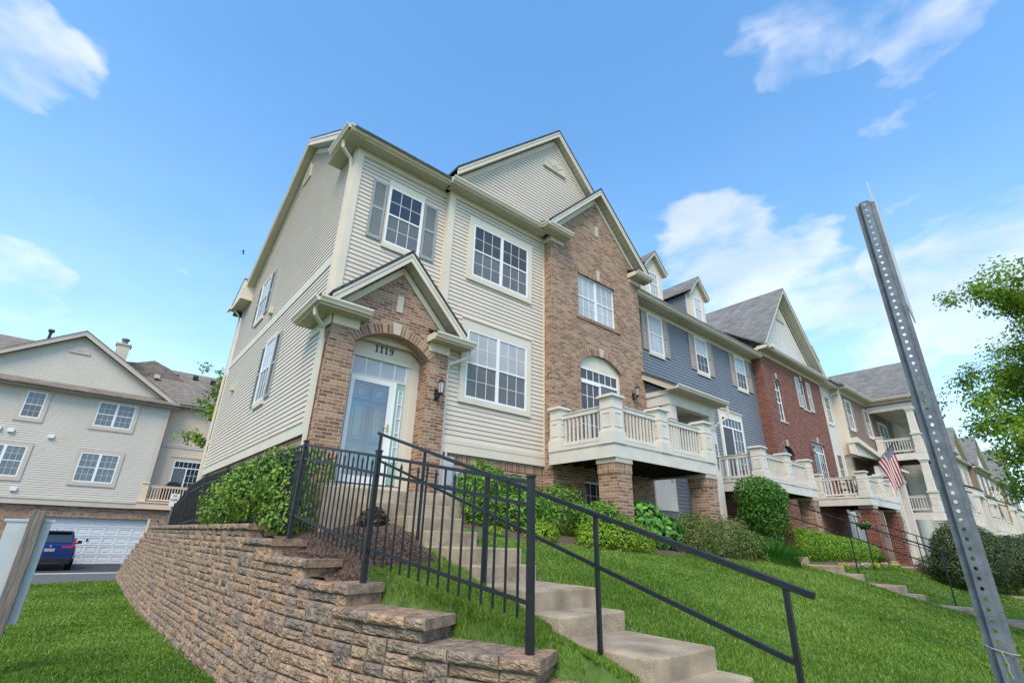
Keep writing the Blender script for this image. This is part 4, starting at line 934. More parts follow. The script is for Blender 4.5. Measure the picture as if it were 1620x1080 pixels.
    e = MB(); gutter_run(e, fS, 8.50, 9.63, 8.19, .353); e.build('gutter', 'trim_cream', P)
    # eave returns on the brick gable
    eave(P, fB, 8.00, 8.92, 8.19, ov=.30, frieze=.15, closeR=True, f0=8.36, f1=8.89); eave(P, fB, 11.98, 12.85, 8.19, ov=.30, frieze=.15, closeL=True, f0=12.0, f1=12.5)
    e = MB(); e.box(8.36, 8.388, 8.49, 8.8, 8.04, 8.19); e.build('frieze', 'trim_cream', P)
    e = MB(); gutter_run(e, Fr('x', 8.30), 8.1, 8.46, 8.19, .30); e.build('gutter', 'trim_cream', P)
    for a, c in ((7.95, 8.95), (11.95, 12.9)):
        e = MB(); e.slab([(a, 8.10, 8.33), (c, 8.10, 8.33), (c, 8.60, 8.52), (a, 8.60, 8.52)], .03); e.build('roof', 'shingle_dark', P)
    # roofs
    q = MB(); q.slab([(2.42, 8.46, 8.31), (8.1, 8.46, 8.31), (8.1, 12.9, 11.25), (2.42, 12.9, 11.25)], .06); q.slab([(8.1, 8.95, 8.634), (12.5, 8.95, 8.634), (12.5, 12.9, 11.25), (8.1, 12.9, 11.25)], .06); q.slab([(12.5, 19.2, 7.46), (2.42, 19.2, 7.46), (2.42, 12.9, 11.25), (12.5, 12.9, 11.25)], .06); q.build('roof', 'shingle_dark', P)
    # side rakes (frieze, soffit and board following both slopes)
    fr = Fr('x', 2.70); so = MB(); rb = MB()
    for (ya, za, yb, zb) in ((12.9, 11.17, 8.9, 8.53), (12.9, 11.17, 17.95, 8.10)):
        n = 30
        for i in range(n):
            t0, t1 = i/n, (i+1)/n-.004; y0, y1 = ya+(yb-ya)*t0, ya+(yb-ya)*t1; z0, z1 = za+(zb-za)*t0-.19, za+(zb-za)*t1-.19
            so.face([fr(y0, 0, z0), fr(y1, 0, z1), fr(y1, .25, z1), fr(y0, .25, z0)])
        so.face([fr(ya, 0, za-.178), fr(yb, 0, zb-.178), fr(yb, .25, zb-.178), fr(ya, .25, za-.178)])
        rb.prism(fr, [(ya, za), (yb, zb), (yb, zb-.21), (ya, za-.21)], .25, .28); rb.prism(fr, [(ya, za), (yb, zb), (yb, zb-.06), (ya, za-.06)], .28, .295)
        rb.prism(fr, [(ya, za-.21), (yb, zb-.21), (yb, zb-.38), (ya, za-.38)], .0, .03)
    so.build('rake_soffit', 'soffit', P); rb.build('rake_board', 'trim_cream', P)
    # rear eave box at the foot of the rake
    e = MB(); soffit_run(e, fS, 17.75, 19.2, 7.55, .0, .36); e.build('soffit', 'soffit', P)
    e = MB(); e.prism(fS, [(17.7, 7.55), (19.2, 7.55), (19.2, 7.66), (17.7, 8.28)], .36, .385); e.prism(fS, [(17.7, 7.55), (17.72, 7.55), (17.72, 8.26), (17.7, 8.28)], .0, .36); e.build('fascia', 'trim_cream', P)
    e = MB(); e.slab([(2.3, 19.25, 7.70), (2.3, 17.68, 8.31), (2.72, 17.68, 8.31), (2.72, 19.25, 7.70)], .03); e.build('roof', 'shingle_dark', P)
    e = MB(); e.bf(Fr('X', 2.3), 18.9, 19.3, 7.53, 7.64, -.07, .0); e.build('gutter', 'trim_cream', P)
    rake(P, fM, 8.85, 12.50, 3.72, 3.72, 1.0, .22, .20, frieze=.19, yback=5.5)
    rake(P, fB, 10.425, 10.78, 2.30, 2.30, 1.0, .27, .20, frieze=.19, yback=1.5)
    # chimney pipe on the ridge
    e = MB(); e.tube([(3.0, 12.7, 11.1), (3.0, 12.7, 11.55)], .05, 8); e.build('vent_pipe', 'black_metal', P)
    downspout(P, [(2.36, 8.95, 8.20), (2.38, 8.98, 8.02), (2.60, 9.02, 7.85), (2.64, 9.03, 7.70), (2.64, 9.03, 4.30)])
    downspout(P, [(2.36, 8.62, 3.92), (2.38, 8.63, 3.78), (2.62, 8.80, 3.62), (2.655, 8.84, 3.45), (2.655, 8.84, .3)])
    downspout(P, [(5.80, 8.50, 3.95), (5.78, 8.52, 3.75), (5.50, 8.66, 3.60), (5.40, 8.72, 3.55), (5.38, 8.75, 3.4), (5.38, 8.75, .5)])
    downspout(P, [(2.40, 18.95, 7.55), (2.58, 18.93, 7.35), (2.62, 18.9, 7.2), (2.62, 18.9, .3)])
    # ---- entry arch
    b = MB(); fA = arc_fn(3.22, 4.86, 3.50, 3.85)
    brickface(b, fP, 2.72, 5.34, .60, lambda u: 5.26-abs(u-4.04) if abs(u-4.04) < 1.31 else 3.95, [(3.22, 4.86, .665, fA, .42)], n_arc=14)
    brickface(b, Fr('x', 2.722), 8.67, 9.08, -.3, 3.95); brickface(b, Fr('X', 5.34), 8.67, 8.95, -.3, 3.95); brickface(b, fP, 2.72, 5.34, -.3, .60)
    b.build('entry_brick', 'brick_tan', P)
    r = MB(); arch_ring(r, fP, 3.22, 4.86, 3.50, 3.85, .22, .0, .012); r.build('brick_arch', 'brick_soldier', P)
    k = MB(); k.prism(fP, [(3.97, 3.85), (4.12, 3.85), (4.15, 4.10), (3.94, 4.10)], 0, .035); k.build('keystone', 'stone', P); k = MB(); k.bf(fP, 3.975, 4.12, 4.36, 4.74, 0, .03); k.build('keystone', 'stone', P)
    # tympanum, casing, transom, storm door, door, sidelight
    fD = Fr('y', 9.08); arc = arc_fn(3.22, 4.86, 3.50, 3.85); d = MB()
    us = np.linspace(3.22, 4.86, 13)
    for a, c in zip(us[:-1], us[1:]): d.prism(fD, [(a, 3.42), (c, 3.42), (c, arc(c)), (a, arc(a))], -.02, .02)
    d.bf(fD, 3.22, 3.37, .665, 3.42, -.02, .05); d.bf(fD, 4.70, 4.86, .665, 3.5, -.02, .05); d.bf(fD, 3.37, 4.70, 3.36, 3.42, -.02, .06); d.bf(fD, 4.58, 4.70, .9, 3.42, -.02, .035); d.bf(fD, 3.22, 4.86, .665, .88, -.02, .04)
    d.bf(fD, 3.22, 4.86, 2.96, 3.01, -.02, .03); d.build('door_surround', 'trim_cream', P)
    tr = MB(); 
    for u in (3.66, 3.98, 4.30): tr.bf(fD, u-.01, u+.01, 3.01, 3.36, .0, .022)
    tr.bf(fD, 3.37, 3.39, 3.01, 3.36, 0, .025); tr.bf(fD, 4.56, 4.58, 3.01, 3.36, 0, .025); tr.build('transom', 'white', P); tp = MB(); tp.bf(fD, 3.39, 4.56, 3.012, 3.358, -.01, .008); tp.build('transom_pane', 'pane_pale_reflection', P)
    dr = MB(); dr.bf(fD, 3.44, 4.30, .92, 2.94, -.10, -.06)
    for (u0, u1) in ((3.54, 3.81), (3.93, 4.20)):
        for (z0, z1) in ((1.05, 1.62), (1.74, 2.44), (2.54, 2.80)):
            dr.bf(fD, u0, u1, z0, z0+.025, -.06, -.045); dr.bf(fD, u0, u1, z1-.025, z1, -.06, -.045); dr.bf(fD, u0, u0+.025, z0+.025, z1-.025, -.06, -.046); dr.bf(fD, u1-.025, u1, z0+.025, z1-.025, -.06, -.046)
            dr.bf(fD, u0+.06, u1-.06, z0+.06, z1-.06, -.06, -.050)
    door = dr.build('front_door', 'door_green', P)
    st = MB(); st.bf(fD, 3.39, 3.47, .91, 2.96, .0, .035); st.bf(fD, 4.22, 4.35, .91, 2.96, .0, .035); st.bf(fD, 3.47, 4.22, 2.86, 2.96, .0, .034); st.bf(fD, 3.47, 4.22, .91, 1.04, .0, .034); st.bf(fD, 4.345, 4.37, .90, 2.97, 0, .05)
    sd = st.build('storm_door', 'white', P); gp = MB(); gp.bf(fD, 3.47, 4.22, 1.04, 2.86, .012, .018); gp.build('pane', 'storm_glass', sd)
    hd = MB(); hd.tube([fD(4.28, .035, 2.0), fD(4.28, .075, 2.0), fD(4.20, .075, 1.99)], .010, 6); hd.bf(fD, 4.265, 4.295, 1.92, 2.08, .035, .045); hd.build('handle', 'brass', sd)
    sl = MB(); sl.bf(fD, 4.37, 4.43, .92, 2.95, -.02, .02); sl.bf(fD, 4.55, 4.64, .92, 2.95, -.02, .02); sl.bf(fD, 4.43, 4.55, 2.83, 2.95, -.02, .019); sl.bf(fD, 4.43, 4.55, .92, 1.35, -.02, .019); so_ = sl.build('sidelight', 'door_green', P)
    sf = MB(); sf.bf(fD, 4.43, 4.45, 1.35, 2.83, 0, .03); sf.bf(fD, 4.53, 4.55, 1.35, 2.83, 0, .03)
    for i in range(6): z = 1.35+i*.29; sf.bf(fD, 4.45, 4.53, z, z+.02, 0, .028)
    sf.build('sidelight_frame', 'white', so_); sp = MB(); sp.bf(fD, 4.45, 4.53, 1.36, 2.82, -.01, .01); sp.build('pane', 'pane_pale_reflection', so_)
    nm = MB(); u = 3.80
    for ch in '1119': glyph(nm, fD.off(.0), ch, u, 3.535, .15, .02, .034); u += .108
    nm.build('house_number', 'black_numeral', P)
    lantern(P, fP, 5.12, 2.93)
    lantern(P, fB, 11.80, 4.18, s=.95)
    # entry roof: gable, returns, hips
    rake(P, fP, 4.04, 5.66, 1.50, 1.50, 1.0, .30, .20, frieze=.17, yback=.3)
    eave(P, fP, 2.34, 3.33, 3.92, ov=.28, frieze=.20, closeR=True, f0=2.72, f1=3.25); eave(P, fP, 4.80, 5.80, 3.92, ov=.28, frieze=.20, closeL=True, f0=4.84, f1=5.36)
    e = MB(); soffit_run(e, fS, 8.39, 9.74, 3.918, .0, .33); e.build('soffit', 'soffit', P)
    e = MB(); e.bf(fS, 8.37, 9.75, 3.905, 4.06, .33, .352); e.bf(fS, 9.74, 9.76, 3.91, 4.055, 0, .33); e.bf(fS, 8.67, 9.74, 3.70, 3.92, .0, .03); e.build('fascia', 'trim_cream', P)
    e = MB(); gutter_run(e, fS, 8.32, 9.77, 3.92, .353); e.build('gutter', 'trim_cream', P)
    e = MB()
    e.slab([(2.30, 8.30, 4.06), (3.34, 8.30, 4.06), (3.34, 8.70, 4.28), (2.70, 8.70, 4.28)], .03); e.slab([(2.30, 9.76, 4.06), (2.30, 8.30, 4.06), (2.70, 8.70, 4.28), (2.70, 9.5, 4.28)], .03)
    e.slab([(4.78, 8.30, 4.06), (5.84, 8.30, 4.06), (5.84, 8.94, 4.36), (4.78, 8.94, 4.36)], .03)
    e.build('entry_roof', 'shingle_dark', P)
    e = MB(); e.box(2.68, 3.33, 8.69, 8.95, 3.92, 4.6); e.box(4.82, 5.78, 8.69, 8.80, 3.95, 4.10); e.prism(Fr('y', 8.70), [(2.70, 3.96), (5.38, 3.96), (4.04, 5.3)], -.24, -.01); e.build('entry_core', 'trim_cream', P)
    # balcony door under the arch
    fdr = Fr('y', 8.62); q = MB(); arc2 = arc_fn(9.5, 11.28, 4.62, 4.95); us = np.linspace(9.5, 11.28, 11)
    for a, c in zip(us[:-1], us[1:]): q.prism(fdr, [(a, 4.50), (c, 4.50), (c, arc2(c)), (a, arc2(a))], -.02, .02)
    q.bf(fdr, 11.20, 11.28, 2.0, 4.62, -.02, .03); q.bf(fdr, 9.5, 9.54, 2.0, 4.62, -.02, .03); pt = q.build('patio_door', 'trim_cream', P)
    q = MB(); q.bf(fdr, 9.54, 11.2, 4.46, 4.50, 0, .03); q.bf(fdr, 9.54, 11.2, 4.10, 4.17, 0, .032); q.bf(fdr, 9.54, 9.59, 2.0, 4.46, 0, .028); q.bf(fdr, 11.15, 11.2, 2.0, 4.46, 0, .028); q.bf(fdr, 10.34, 10.41, 2.0, 4.10, 0, .034)
    for i in range(1, 6): u = 9.59+1.56*i/6; q.bf(fdr, u-.008, u+.008, 4.17, 4.46, .005, .02)
    for i in range(1, 3): u = 9.59+.75*i/3; q.bf(fdr, u-.008, u+.008, 2.05, 4.10, .005, .02)
    for z in (2.5, 2.9, 3.3, 3.7): q.bf(fdr, 9.59, 10.34, z-.008, z+.008, .005, .019)
    q.bf(fdr, 9.59, 10.40, 4.05, 4.10, 0, .04); q.build('frame', 'white', pt); q = MB(); q.bf(fdr, 9.59, 11.15, 2.0, 4.46, -.02, .008); q.build('pane', 'pane_dark', pt); q = MB(); q.bf(fdr, 10.42, 11.15, 2.02, 4.09, .009, .016); q.build('screen', 'pane_screen', pt)
    # meter box by the entry
    m = MB(); m.bf(fM, 5.42, 5.66, .55, 1.55, .0, .16); m.bf(fM, 5.46, 5.62, .98, 1.42, .16, .185); m.tube([fM(5.50, .08, 1.55), fM(5.50, .08, 1.66)], .025, 8); m.tube([fM(5.70, .05, .5), fM(5.70, .05, 1.4)], .02, 8); m.build('meter_box', 'utility_grey', P, bevel=.006)
    m = MB(); m.bf(fM, 5.72, 6.05, .85, 1.28, .0, .10); m.build('utility_box', 'utility_grey', P, bevel=.01)
    balcony(P, 8.27, 12.40, 6.53, 8.51, [10.2], 'L', piers=[(8.60, 6.82), (12.18, 6.82)], z0=-.5, right=False)
house_one()

# ------------------------------------------------------------------ the blue townhouse
H2 = empty('townhouse', (17, 9.05, 0), 'dark blue sided townhouse with taupe shutters, two dormers and a cream portico', 'townhouse', 'townhouses in the row')
def slider(P, fr, u0, u1, z0, z1, trim=(.12, .12, .25, 0), lites=6, rtm='trim_cream', lo='screen_black', name='patio_door', recess=0.0):
    fr = fr.off(-recess) if recess else fr; t = MB(); zt = z1-.42; l, r, tt, b = trim
    if trim[2]: t.bf(fr, u0-l, u0, z0, z1+tt, 0, .035); t.bf(fr, u1, u1+r, z0, z1+tt, 0, .035); t.bf(fr, u0, u1, z1, z1+tt, 0, .034); t.bf(fr, u0-l-.03, u1+r+.03, z1+tt, z1+tt+.04, 0, .07)
    else: t.bf(fr, u0, u1, z1-.03, z1, 0, .03)
    o = t.build(name, rtm, P); q = MB(); um = (u0+u1)/2
    if trim[2]: fr = fr.off(.02)
    q.bf(fr, u0, u0+.05, z0, z1, 0, .03); q.bf(fr, u1-.05, u1, z0, z1, 0, .03); q.bf(fr, u0+.05, u1-.05, z1-.05, z1, 0, .029); q.bf(fr, u0+.05, u1-.05, zt-.03, zt+.03, 0, .029); q.bf(fr, um-.03, um+.03, z0, zt-.03, 0, .032)
    for i in range(1, lites): u = u0+.05+(u1-u0-.1)*i/lites; q.bf(fr, u-.008, u+.008, zt+.03, z1-.05, .004, .018)
    for i in range(1, 3): u = um+.03+(u1-um-.08)*i/3; q.bf(fr, u-.008, u+.008, z0, zt-.03, .004, .018)
    for i in range(1, 5): z = z0+(zt-z0)*i/5; q.bf(fr, um+.03, u1-.05, z-.008, z+.008, .004, .017)
    q.build('frame', 'white', o); q = MB(); q.bf(fr, u0+.05, u1-.05, z0, z1-.05, -.01, .006); q.build('pane', 'pane_dark', o)
    q = MB(); q.bf(fr, u0+.05, um-.03, z0+.02, zt-.03, .007, .014); q.build('screen', lo, o); return o
def house_two():
    P = H2; f = Fr('y', 9.05); w = MB(); siding(w, f, 12.46, 21.66, -.2, 7.70, .115); w.build('siding_wall', 'siding_blue', P)
    c = MB(); c.box(12.5, 21.62, 9.08, 19, -1.2, 7.75); c.build('wall_core', 'trim_cream', P)
    for a, sa, sb in ((13.66, 13.30, 14.92), (16.75, 16.33, 18.06), (19.92, 19.47, 21.33)):
        window(P, f, a, a+.86, 6.16, 7.62, 1, (3, 2), (.03, .03, .04, .13), up='pane_pale_reflection', lo='pane_pale_reflection' if a < 14 else 'screen_black')
        shutter(P, f, sa, a-.05, 6.17, 7.63, 'shutter_taupe', False); shutter(P, f, a+.91, sb, 6.17, 7.63, 'shutter_taupe', False)
    eave(P, f, 12.48, 21.62, 7.82, ov=.45, frieze=.16)
    r = MB(); r.slab([(12.46, 8.45, 7.98), (21.66, 8.45, 7.98), (21.66, 12.9, 10.95), (12.46, 12.9, 10.95)], .06); r.slab([(21.66, 17.5, 7.9), (12.46, 17.5, 7.9), (12.46, 12.9, 10.95), (21.66, 12.9, 10.95)], .06); r.build('roof', 'shingle_grey', P)
    dormer(P, 14.80, 9.35, 8.70, 9.95, 10.72, .56); dormer(P, 18.02, 9.35, 8.70, 9.95, 10.78, .56)
    # portico
    fF = Fr('y', 7.75); b = MB(); b.box(12.50, 15.12, 7.75, 7.98, 3.83, 4.13); b.box(12.50, 12.73, 7.98, 9.03, 3.83, 4.13); b.box(14.90, 15.12, 7.98, 9.03, 3.83, 4.13); b.box(12.46, 15.15, 7.72, 7.99, 4.13, 4.26); b.box(12.46, 12.74, 7.99, 9.04, 4.13, 4.26)
    b.box(12.73, 14.9, 7.98, 9.03, 4.05, 4.10)
    b.box(12.505, 15.10, 8.0, 9.04, 4.27, 4.29); b.build('portico_beam', 'deck_white', P)
    for x, zlo in ((12.70, 2.0), (14.93, -.5)):
        c = MB(); c.box(x-.17, x+.17, 7.77, 8.05, zlo, 3.83); c.box(x-.19, x+.19, 7.75, 8.07, 3.40, 3.42); c.box(x-.19, x+.19, 7.75, 8.07, 2.55, 2.57); c.build('portico_column', 'deck_white', P)
    s = MB(); siding(s, Fr('x', 12.52), 7.8, 9.05, 4.26, 4.90, .115, clip=lambda z: (min(9.05, 7.75+(z-4.20)/.56), 9.05)); s.build('portico_gable', 'siding_blue', P)
    r = MB(); r.slab([(12.30, 7.38, 4.33), (15.30, 7.38, 4.33), (15.30, 9.05, 5.26), (12.30, 9.05, 5.26)], .05); r.build('portico_roof', 'shingle_dark', P)
    t = MB(); fx = Fr('x', 12.36); t.prism(fx, [(7.42, 4.30), (9.0, 5.19), (9.0, 4.99), (7.62, 4.20), (7.42, 4.20)], 0, .03); t.bf(Fr('y', 7.42), 12.33, 15.28, 4.19, 4.32, 0, .022); t.build('fascia', 'trim_tan', P)
    t = MB(); soffit_run(t, fF, 12.34, 15.28, 4.18, 0, .33); t.build('soffit', 'soffit', P); t = MB(); gutter_run(t, fF, 12.36, 15.30, 4.19, .352); t.build('gutter', 'trim_cream', P)
    downspout(P, [(15.24, 7.36, 4.18), (15.24, 7.38, 3.82), (14.99, 7.62, 3.62), (14.98, 7.70, 3.5)])
    n = MB(); z = 2.80
    for ch in '1121': glyph(n, Fr('y', 7.745), ch, 14.87, z, .165, .0, .014); z -= .205
    n.build('house_number', 'black_numeral', P)
    lantern(P, Fr('y', 9.03), 15.45, 3.75, s=.9)
    d = MB(); d.bf(f, 13.42, 14.30, .93, 3.0, .0, .04); d.build('front_door', 'door_white', P); d = MB(); d.bf(f, 13.30, 13.42, .93, 3.1, 0, .05); d.bf(f, 14.30, 14.42, .93, 3.1, 0, .05); d.build('door_frame', 'deck_white', P)
    d = MB(); d.tube([f(14.22, .04, 1.95), f(14.22, .09, 1.95), f(14.14, .09, 1.95)], .012, 6); d.bf(f, 14.2, 14.24, 1.8, 2.05, .04, .055); d.build('handle', 'brass', P)
    d = MB(); d.box(14.95, 15.15, 8.6, 8.8, .2, 3.0); d.build('porch_column', 'deck_white', P); d = MB(); d.box(12.5, 17.0, 7.2, 9.04, -.6, .62); d.build('landing', 'concrete', P)
    slider(P, f, 18.02, 19.66, 2.05, 4.66)
    # garden door and soldier base under the balcony
    b = MB(); brickface(b, Fr('y', 9.02), 17.6, 21.65, -1, 1.66); b.build('brick_base', 'brick_red', P)
    balcony(P, 16.45, 20.62, 7.05, 9.04, [18.55], 'L', piers=[(17.0, 7.34), (20.38, 7.34)], z0=-.9, right=True)
house_two()

# ------------------------------------------------------------------ the red brick townhouse
H3 = empty('townhouse', (27, 8.9, 0), 'red brick townhouse with a tall arched window and cream gable above the gutter', 'townhouse', 'townhouses in the row')
def house_three():
    P = H3; f = Fr('y', 8.62); b = MB(); a1 = arc_fn(22.66, 23.30, 6.85, 7.16); a2 = arc_fn(22.25, 23.45, 3.72, 4.06)
    brickface(b, f, 21.66, 28.5, -1.2, 8.04, [(22.66, 23.30, 5.16, a1), (25.66, 26.32, 6.23, 7.66), (25.76, 27.34, 2.05, 4.64), (22.25, 23.45, 2.1, a2)], depth=.1)
    brickface(b, Fr('x', 21.66), 8.62, 9.1, -1.2, 8.1); brickface(b, Fr('X', 28.5), 8.62, 9.1, -1.2, 8.1); b.build('brick_wall', 'brick_red', P)
    c = MB(); c.box(21.7, 34.6, 8.86, 19, -1.2, 8.1); c.build('wall_core', 'trim_cream', P)
    r = MB(); arch_ring(r, f, 22.66, 23.30, 6.85, 7.16, .2, 0, .012, 12); r.build('brick_arch', 'brick_red_soldier', P); r = MB(); arch_ring(r, f, 22.25, 23.45, 3.72, 4.06, .2, 0, .012, 12); r.build('brick_arch', 'brick_red_soldier', P); r = MB(); r.bf(f, 25.6, 27.5, 4.64, 4.84, 0, .006); r.build('soldier_course', 'brick_red_soldier', P)
    for u, z in ((22.98, 7.14), (22.85, 4.04), (25.99, 7.68), (26.55, 4.66)): k = MB(); k.prism(f, [(u-.06, z), (u+.06, z), (u+.09, z+.27), (u-.09, z+.27)], 0, .03); k.build('keystone', 'stone', P)
    for u0_, u1_, z_ in ((22.6, 23.4, 5.08), (25.58, 26.42, 6.15)): k = MB(); k.bf(f, u0_, u1_, z_, z_+.08, 0, .04); k.build('window_sill', 'stone', P)
    # tall arched window
    q = MB(); z0 = 5.18; us = np.linspace(22.68, 23.28, 9); fr = f.off(-.09)
    for a, c_ in zip(us[:-1], us[1:]): q.prism(fr, [(a, a1(a)-.06), (c_, a1(c_)-.06), (c_, a1(c_)), (a, a1(a))], 0, .03)
    q.bf(fr, 22.66, 22.72, z0, 6.86, 0, .031); q.bf(fr, 23.24, 23.30, z0, 6.86, 0, .031); q.bf(fr, 22.72, 23.24, z0, z0+.06, 0, .03)
    for z in (6.02, 6.62): q.bf(fr, 22.72, 23.24, z-.03, z+.03, 0, .03)
    for z in (5.58, 6.3): q.bf(fr, 22.72, 23.24, z-.008, z+.008, 0, .016)
    q.bf(fr, 22.97, 22.99, z0, 7.1, 0, .018); wo = q.build('arched_window', 'white', P); q = MB()
    for a, c_ in zip(us[:-1], us[1:]): q.prism(fr, [(a, z0), (c_, z0), (c_, a1(c_)-.03), (a, a1(a)-.03)], -.02, .008)
    q.build('pane', 'pane_dark', wo)
    window(P, f, 25.67, 26.31, 6.24, 7.65, 1, (3, 2), None, d0=-.09); shutter(P, f, 25.16, 25.60, 6.22, 7.76, 'shutter_pale'); shutter(P, f, 26.50, 26.98, 6.22, 7.76, 'shutter_pale')
    slider(P, f, 25.77, 27.33, 2.05, 4.63, (0, 0, 0, 0), recess=.09, lo='pane_screen')
    q = MB(); us = np.linspace(22.27, 23.43, 9)
    for a, c_ in zip(us[:-1], us[1:]): q.prism(f.off(-.1), [(a, 2.1), (c_, 2.1), (c_, a2(c_)), (a, a2(a))], -.02, .0)
    q.build('arched_recess', 'pane_dark', P)
    lantern(P, f, 25.45, 4.2, s=.9)
    # white siding link and its windows
    g = Fr('y', 8.78); w = MB(); siding(w, g, 28.5, 30.6, -.6, 8.04, .115); w.build('siding_wall', 'siding_white', P)
    window(P, g, 29.25, 29.95, 6.15, 7.65, 1, (3, 2), (.08, .08, .08, .1)); window(P, g, 29.25, 29.95, 3.0, 4.5, 1, (3, 2), (.08, .08, .08, .1))
    w = MB(); siding(w, Fr('y', 8.9), 23, 29.0, 8.3, 12.3, .12, clip=lambda z: (25.65-(12.15-z)/1.12, 25.65+(12.15-z)/1.12)); w.build('gable_wall', 'siding_white', P)
    k = MB(); k.prism(Fr('y', 8.93), [(22, 8.1), (29.6, 8.1), (25.65, 12.1)], -.3, 0); k.build('gable_core', 'trim_cream', P)
    half_vent(P, Fr('y', 8.9), 25.62, 11.0, .42)
    eave(P, f, 21.45, 28.6, 8.19, ov=.38, frieze=.15, closeL=True, f0=21.68); eave(P, g, 28.62, 30.6, 8.19, ov=.38, frieze=.15)
    rake(P, Fr('y', 8.9), 25.65, 12.72, 3.62, 3.62, 1.12, .42, .20, frieze=.14, roofm='shingle_grey', yback=7)
    r = MB(); r.slab([(21.6, 8.15, 8.36), (30.7, 8.15, 8.36), (30.7, 12.9, 11.4), (21.6, 12.9, 11.4)], .06); r.build('roof', 'shingle_grey', P)
    q = MB(); q.box(21.62, 21.9, 8.0, 12.9, 8.2, 8.34); q.build('fascia', 'trim_cream', P)
    dormer(P, 30.55, 9.35, 8.9, 10.2, 10.95, .56, side='siding_brown')
    downspout(P, [(30.55, 8.3, 8.2), (30.5, 8.4, 7.95), (30.35, 8.7, 7.85), (30.3, 8.74, 7.7), (30.3, 8.74, 1)])
    balcony(P, 24.85, 28.95, 6.55, 8.62, [27.05], 'L', piers=[(25.35, 6.85), (28.6, 6.85)], z0=-1.3, pm=('brick_red', 'brick_red_soldier'), right=True)
    b = MB(); brickface(b, Fr('y', 8.60), 24, 28.5, -1.2, 1.6); b.build('brick_base', 'brick_red', P)
    w = MB(); siding(w, Fr('y', 7.7), 26.5, 27.5, -1, 1.6, .115); w.build('siding_panel', 'siding_white', P)
house_three()

# ------------------------------------------------------------------ the brown townhouse with the two storey corner porch
H4 = empty('townhouse', (34, 8.4, -.6), 'brown sided townhouse with a white two storey corner porch', 'townhouse', 'townhouses in the row')
def porch_col(P, x, y, z0, z1, w=.34):
    mb = MB(); h = w/2; n = len(mb.v); t = .82
    mb.v += [(x-h, y-h, z0), (x+h, y-h, z0), (x+h, y+h, z0), (x-h, y+h, z0), (x-h*t, y-h*t, z1), (x+h*t, y-h*t, z1), (x+h*t, y+h*t, z1), (x-h*t, y+h*t, z1)]
    for q in ((0, 3, 2, 1), (4, 5, 6, 7), (0, 1, 5, 4), (1, 2, 6, 5), (2, 3, 7, 6), (3, 0, 4, 7)): mb.f.append([n+i for i in q]); mb.uv.append(None)
    mb.box(x-h, x+h, y-h, y+h, z1-.16, z1-.02); mb.box(x-h-.04, x+h+.04, y-h-.04, y+h+.04, z1-.06, z1); mb.box(x-h-.05, x+h+.05, y-h-.05, y+h+.05, z0, z0+.06)
    return mb.build('porch_column', 'deck_white', P)
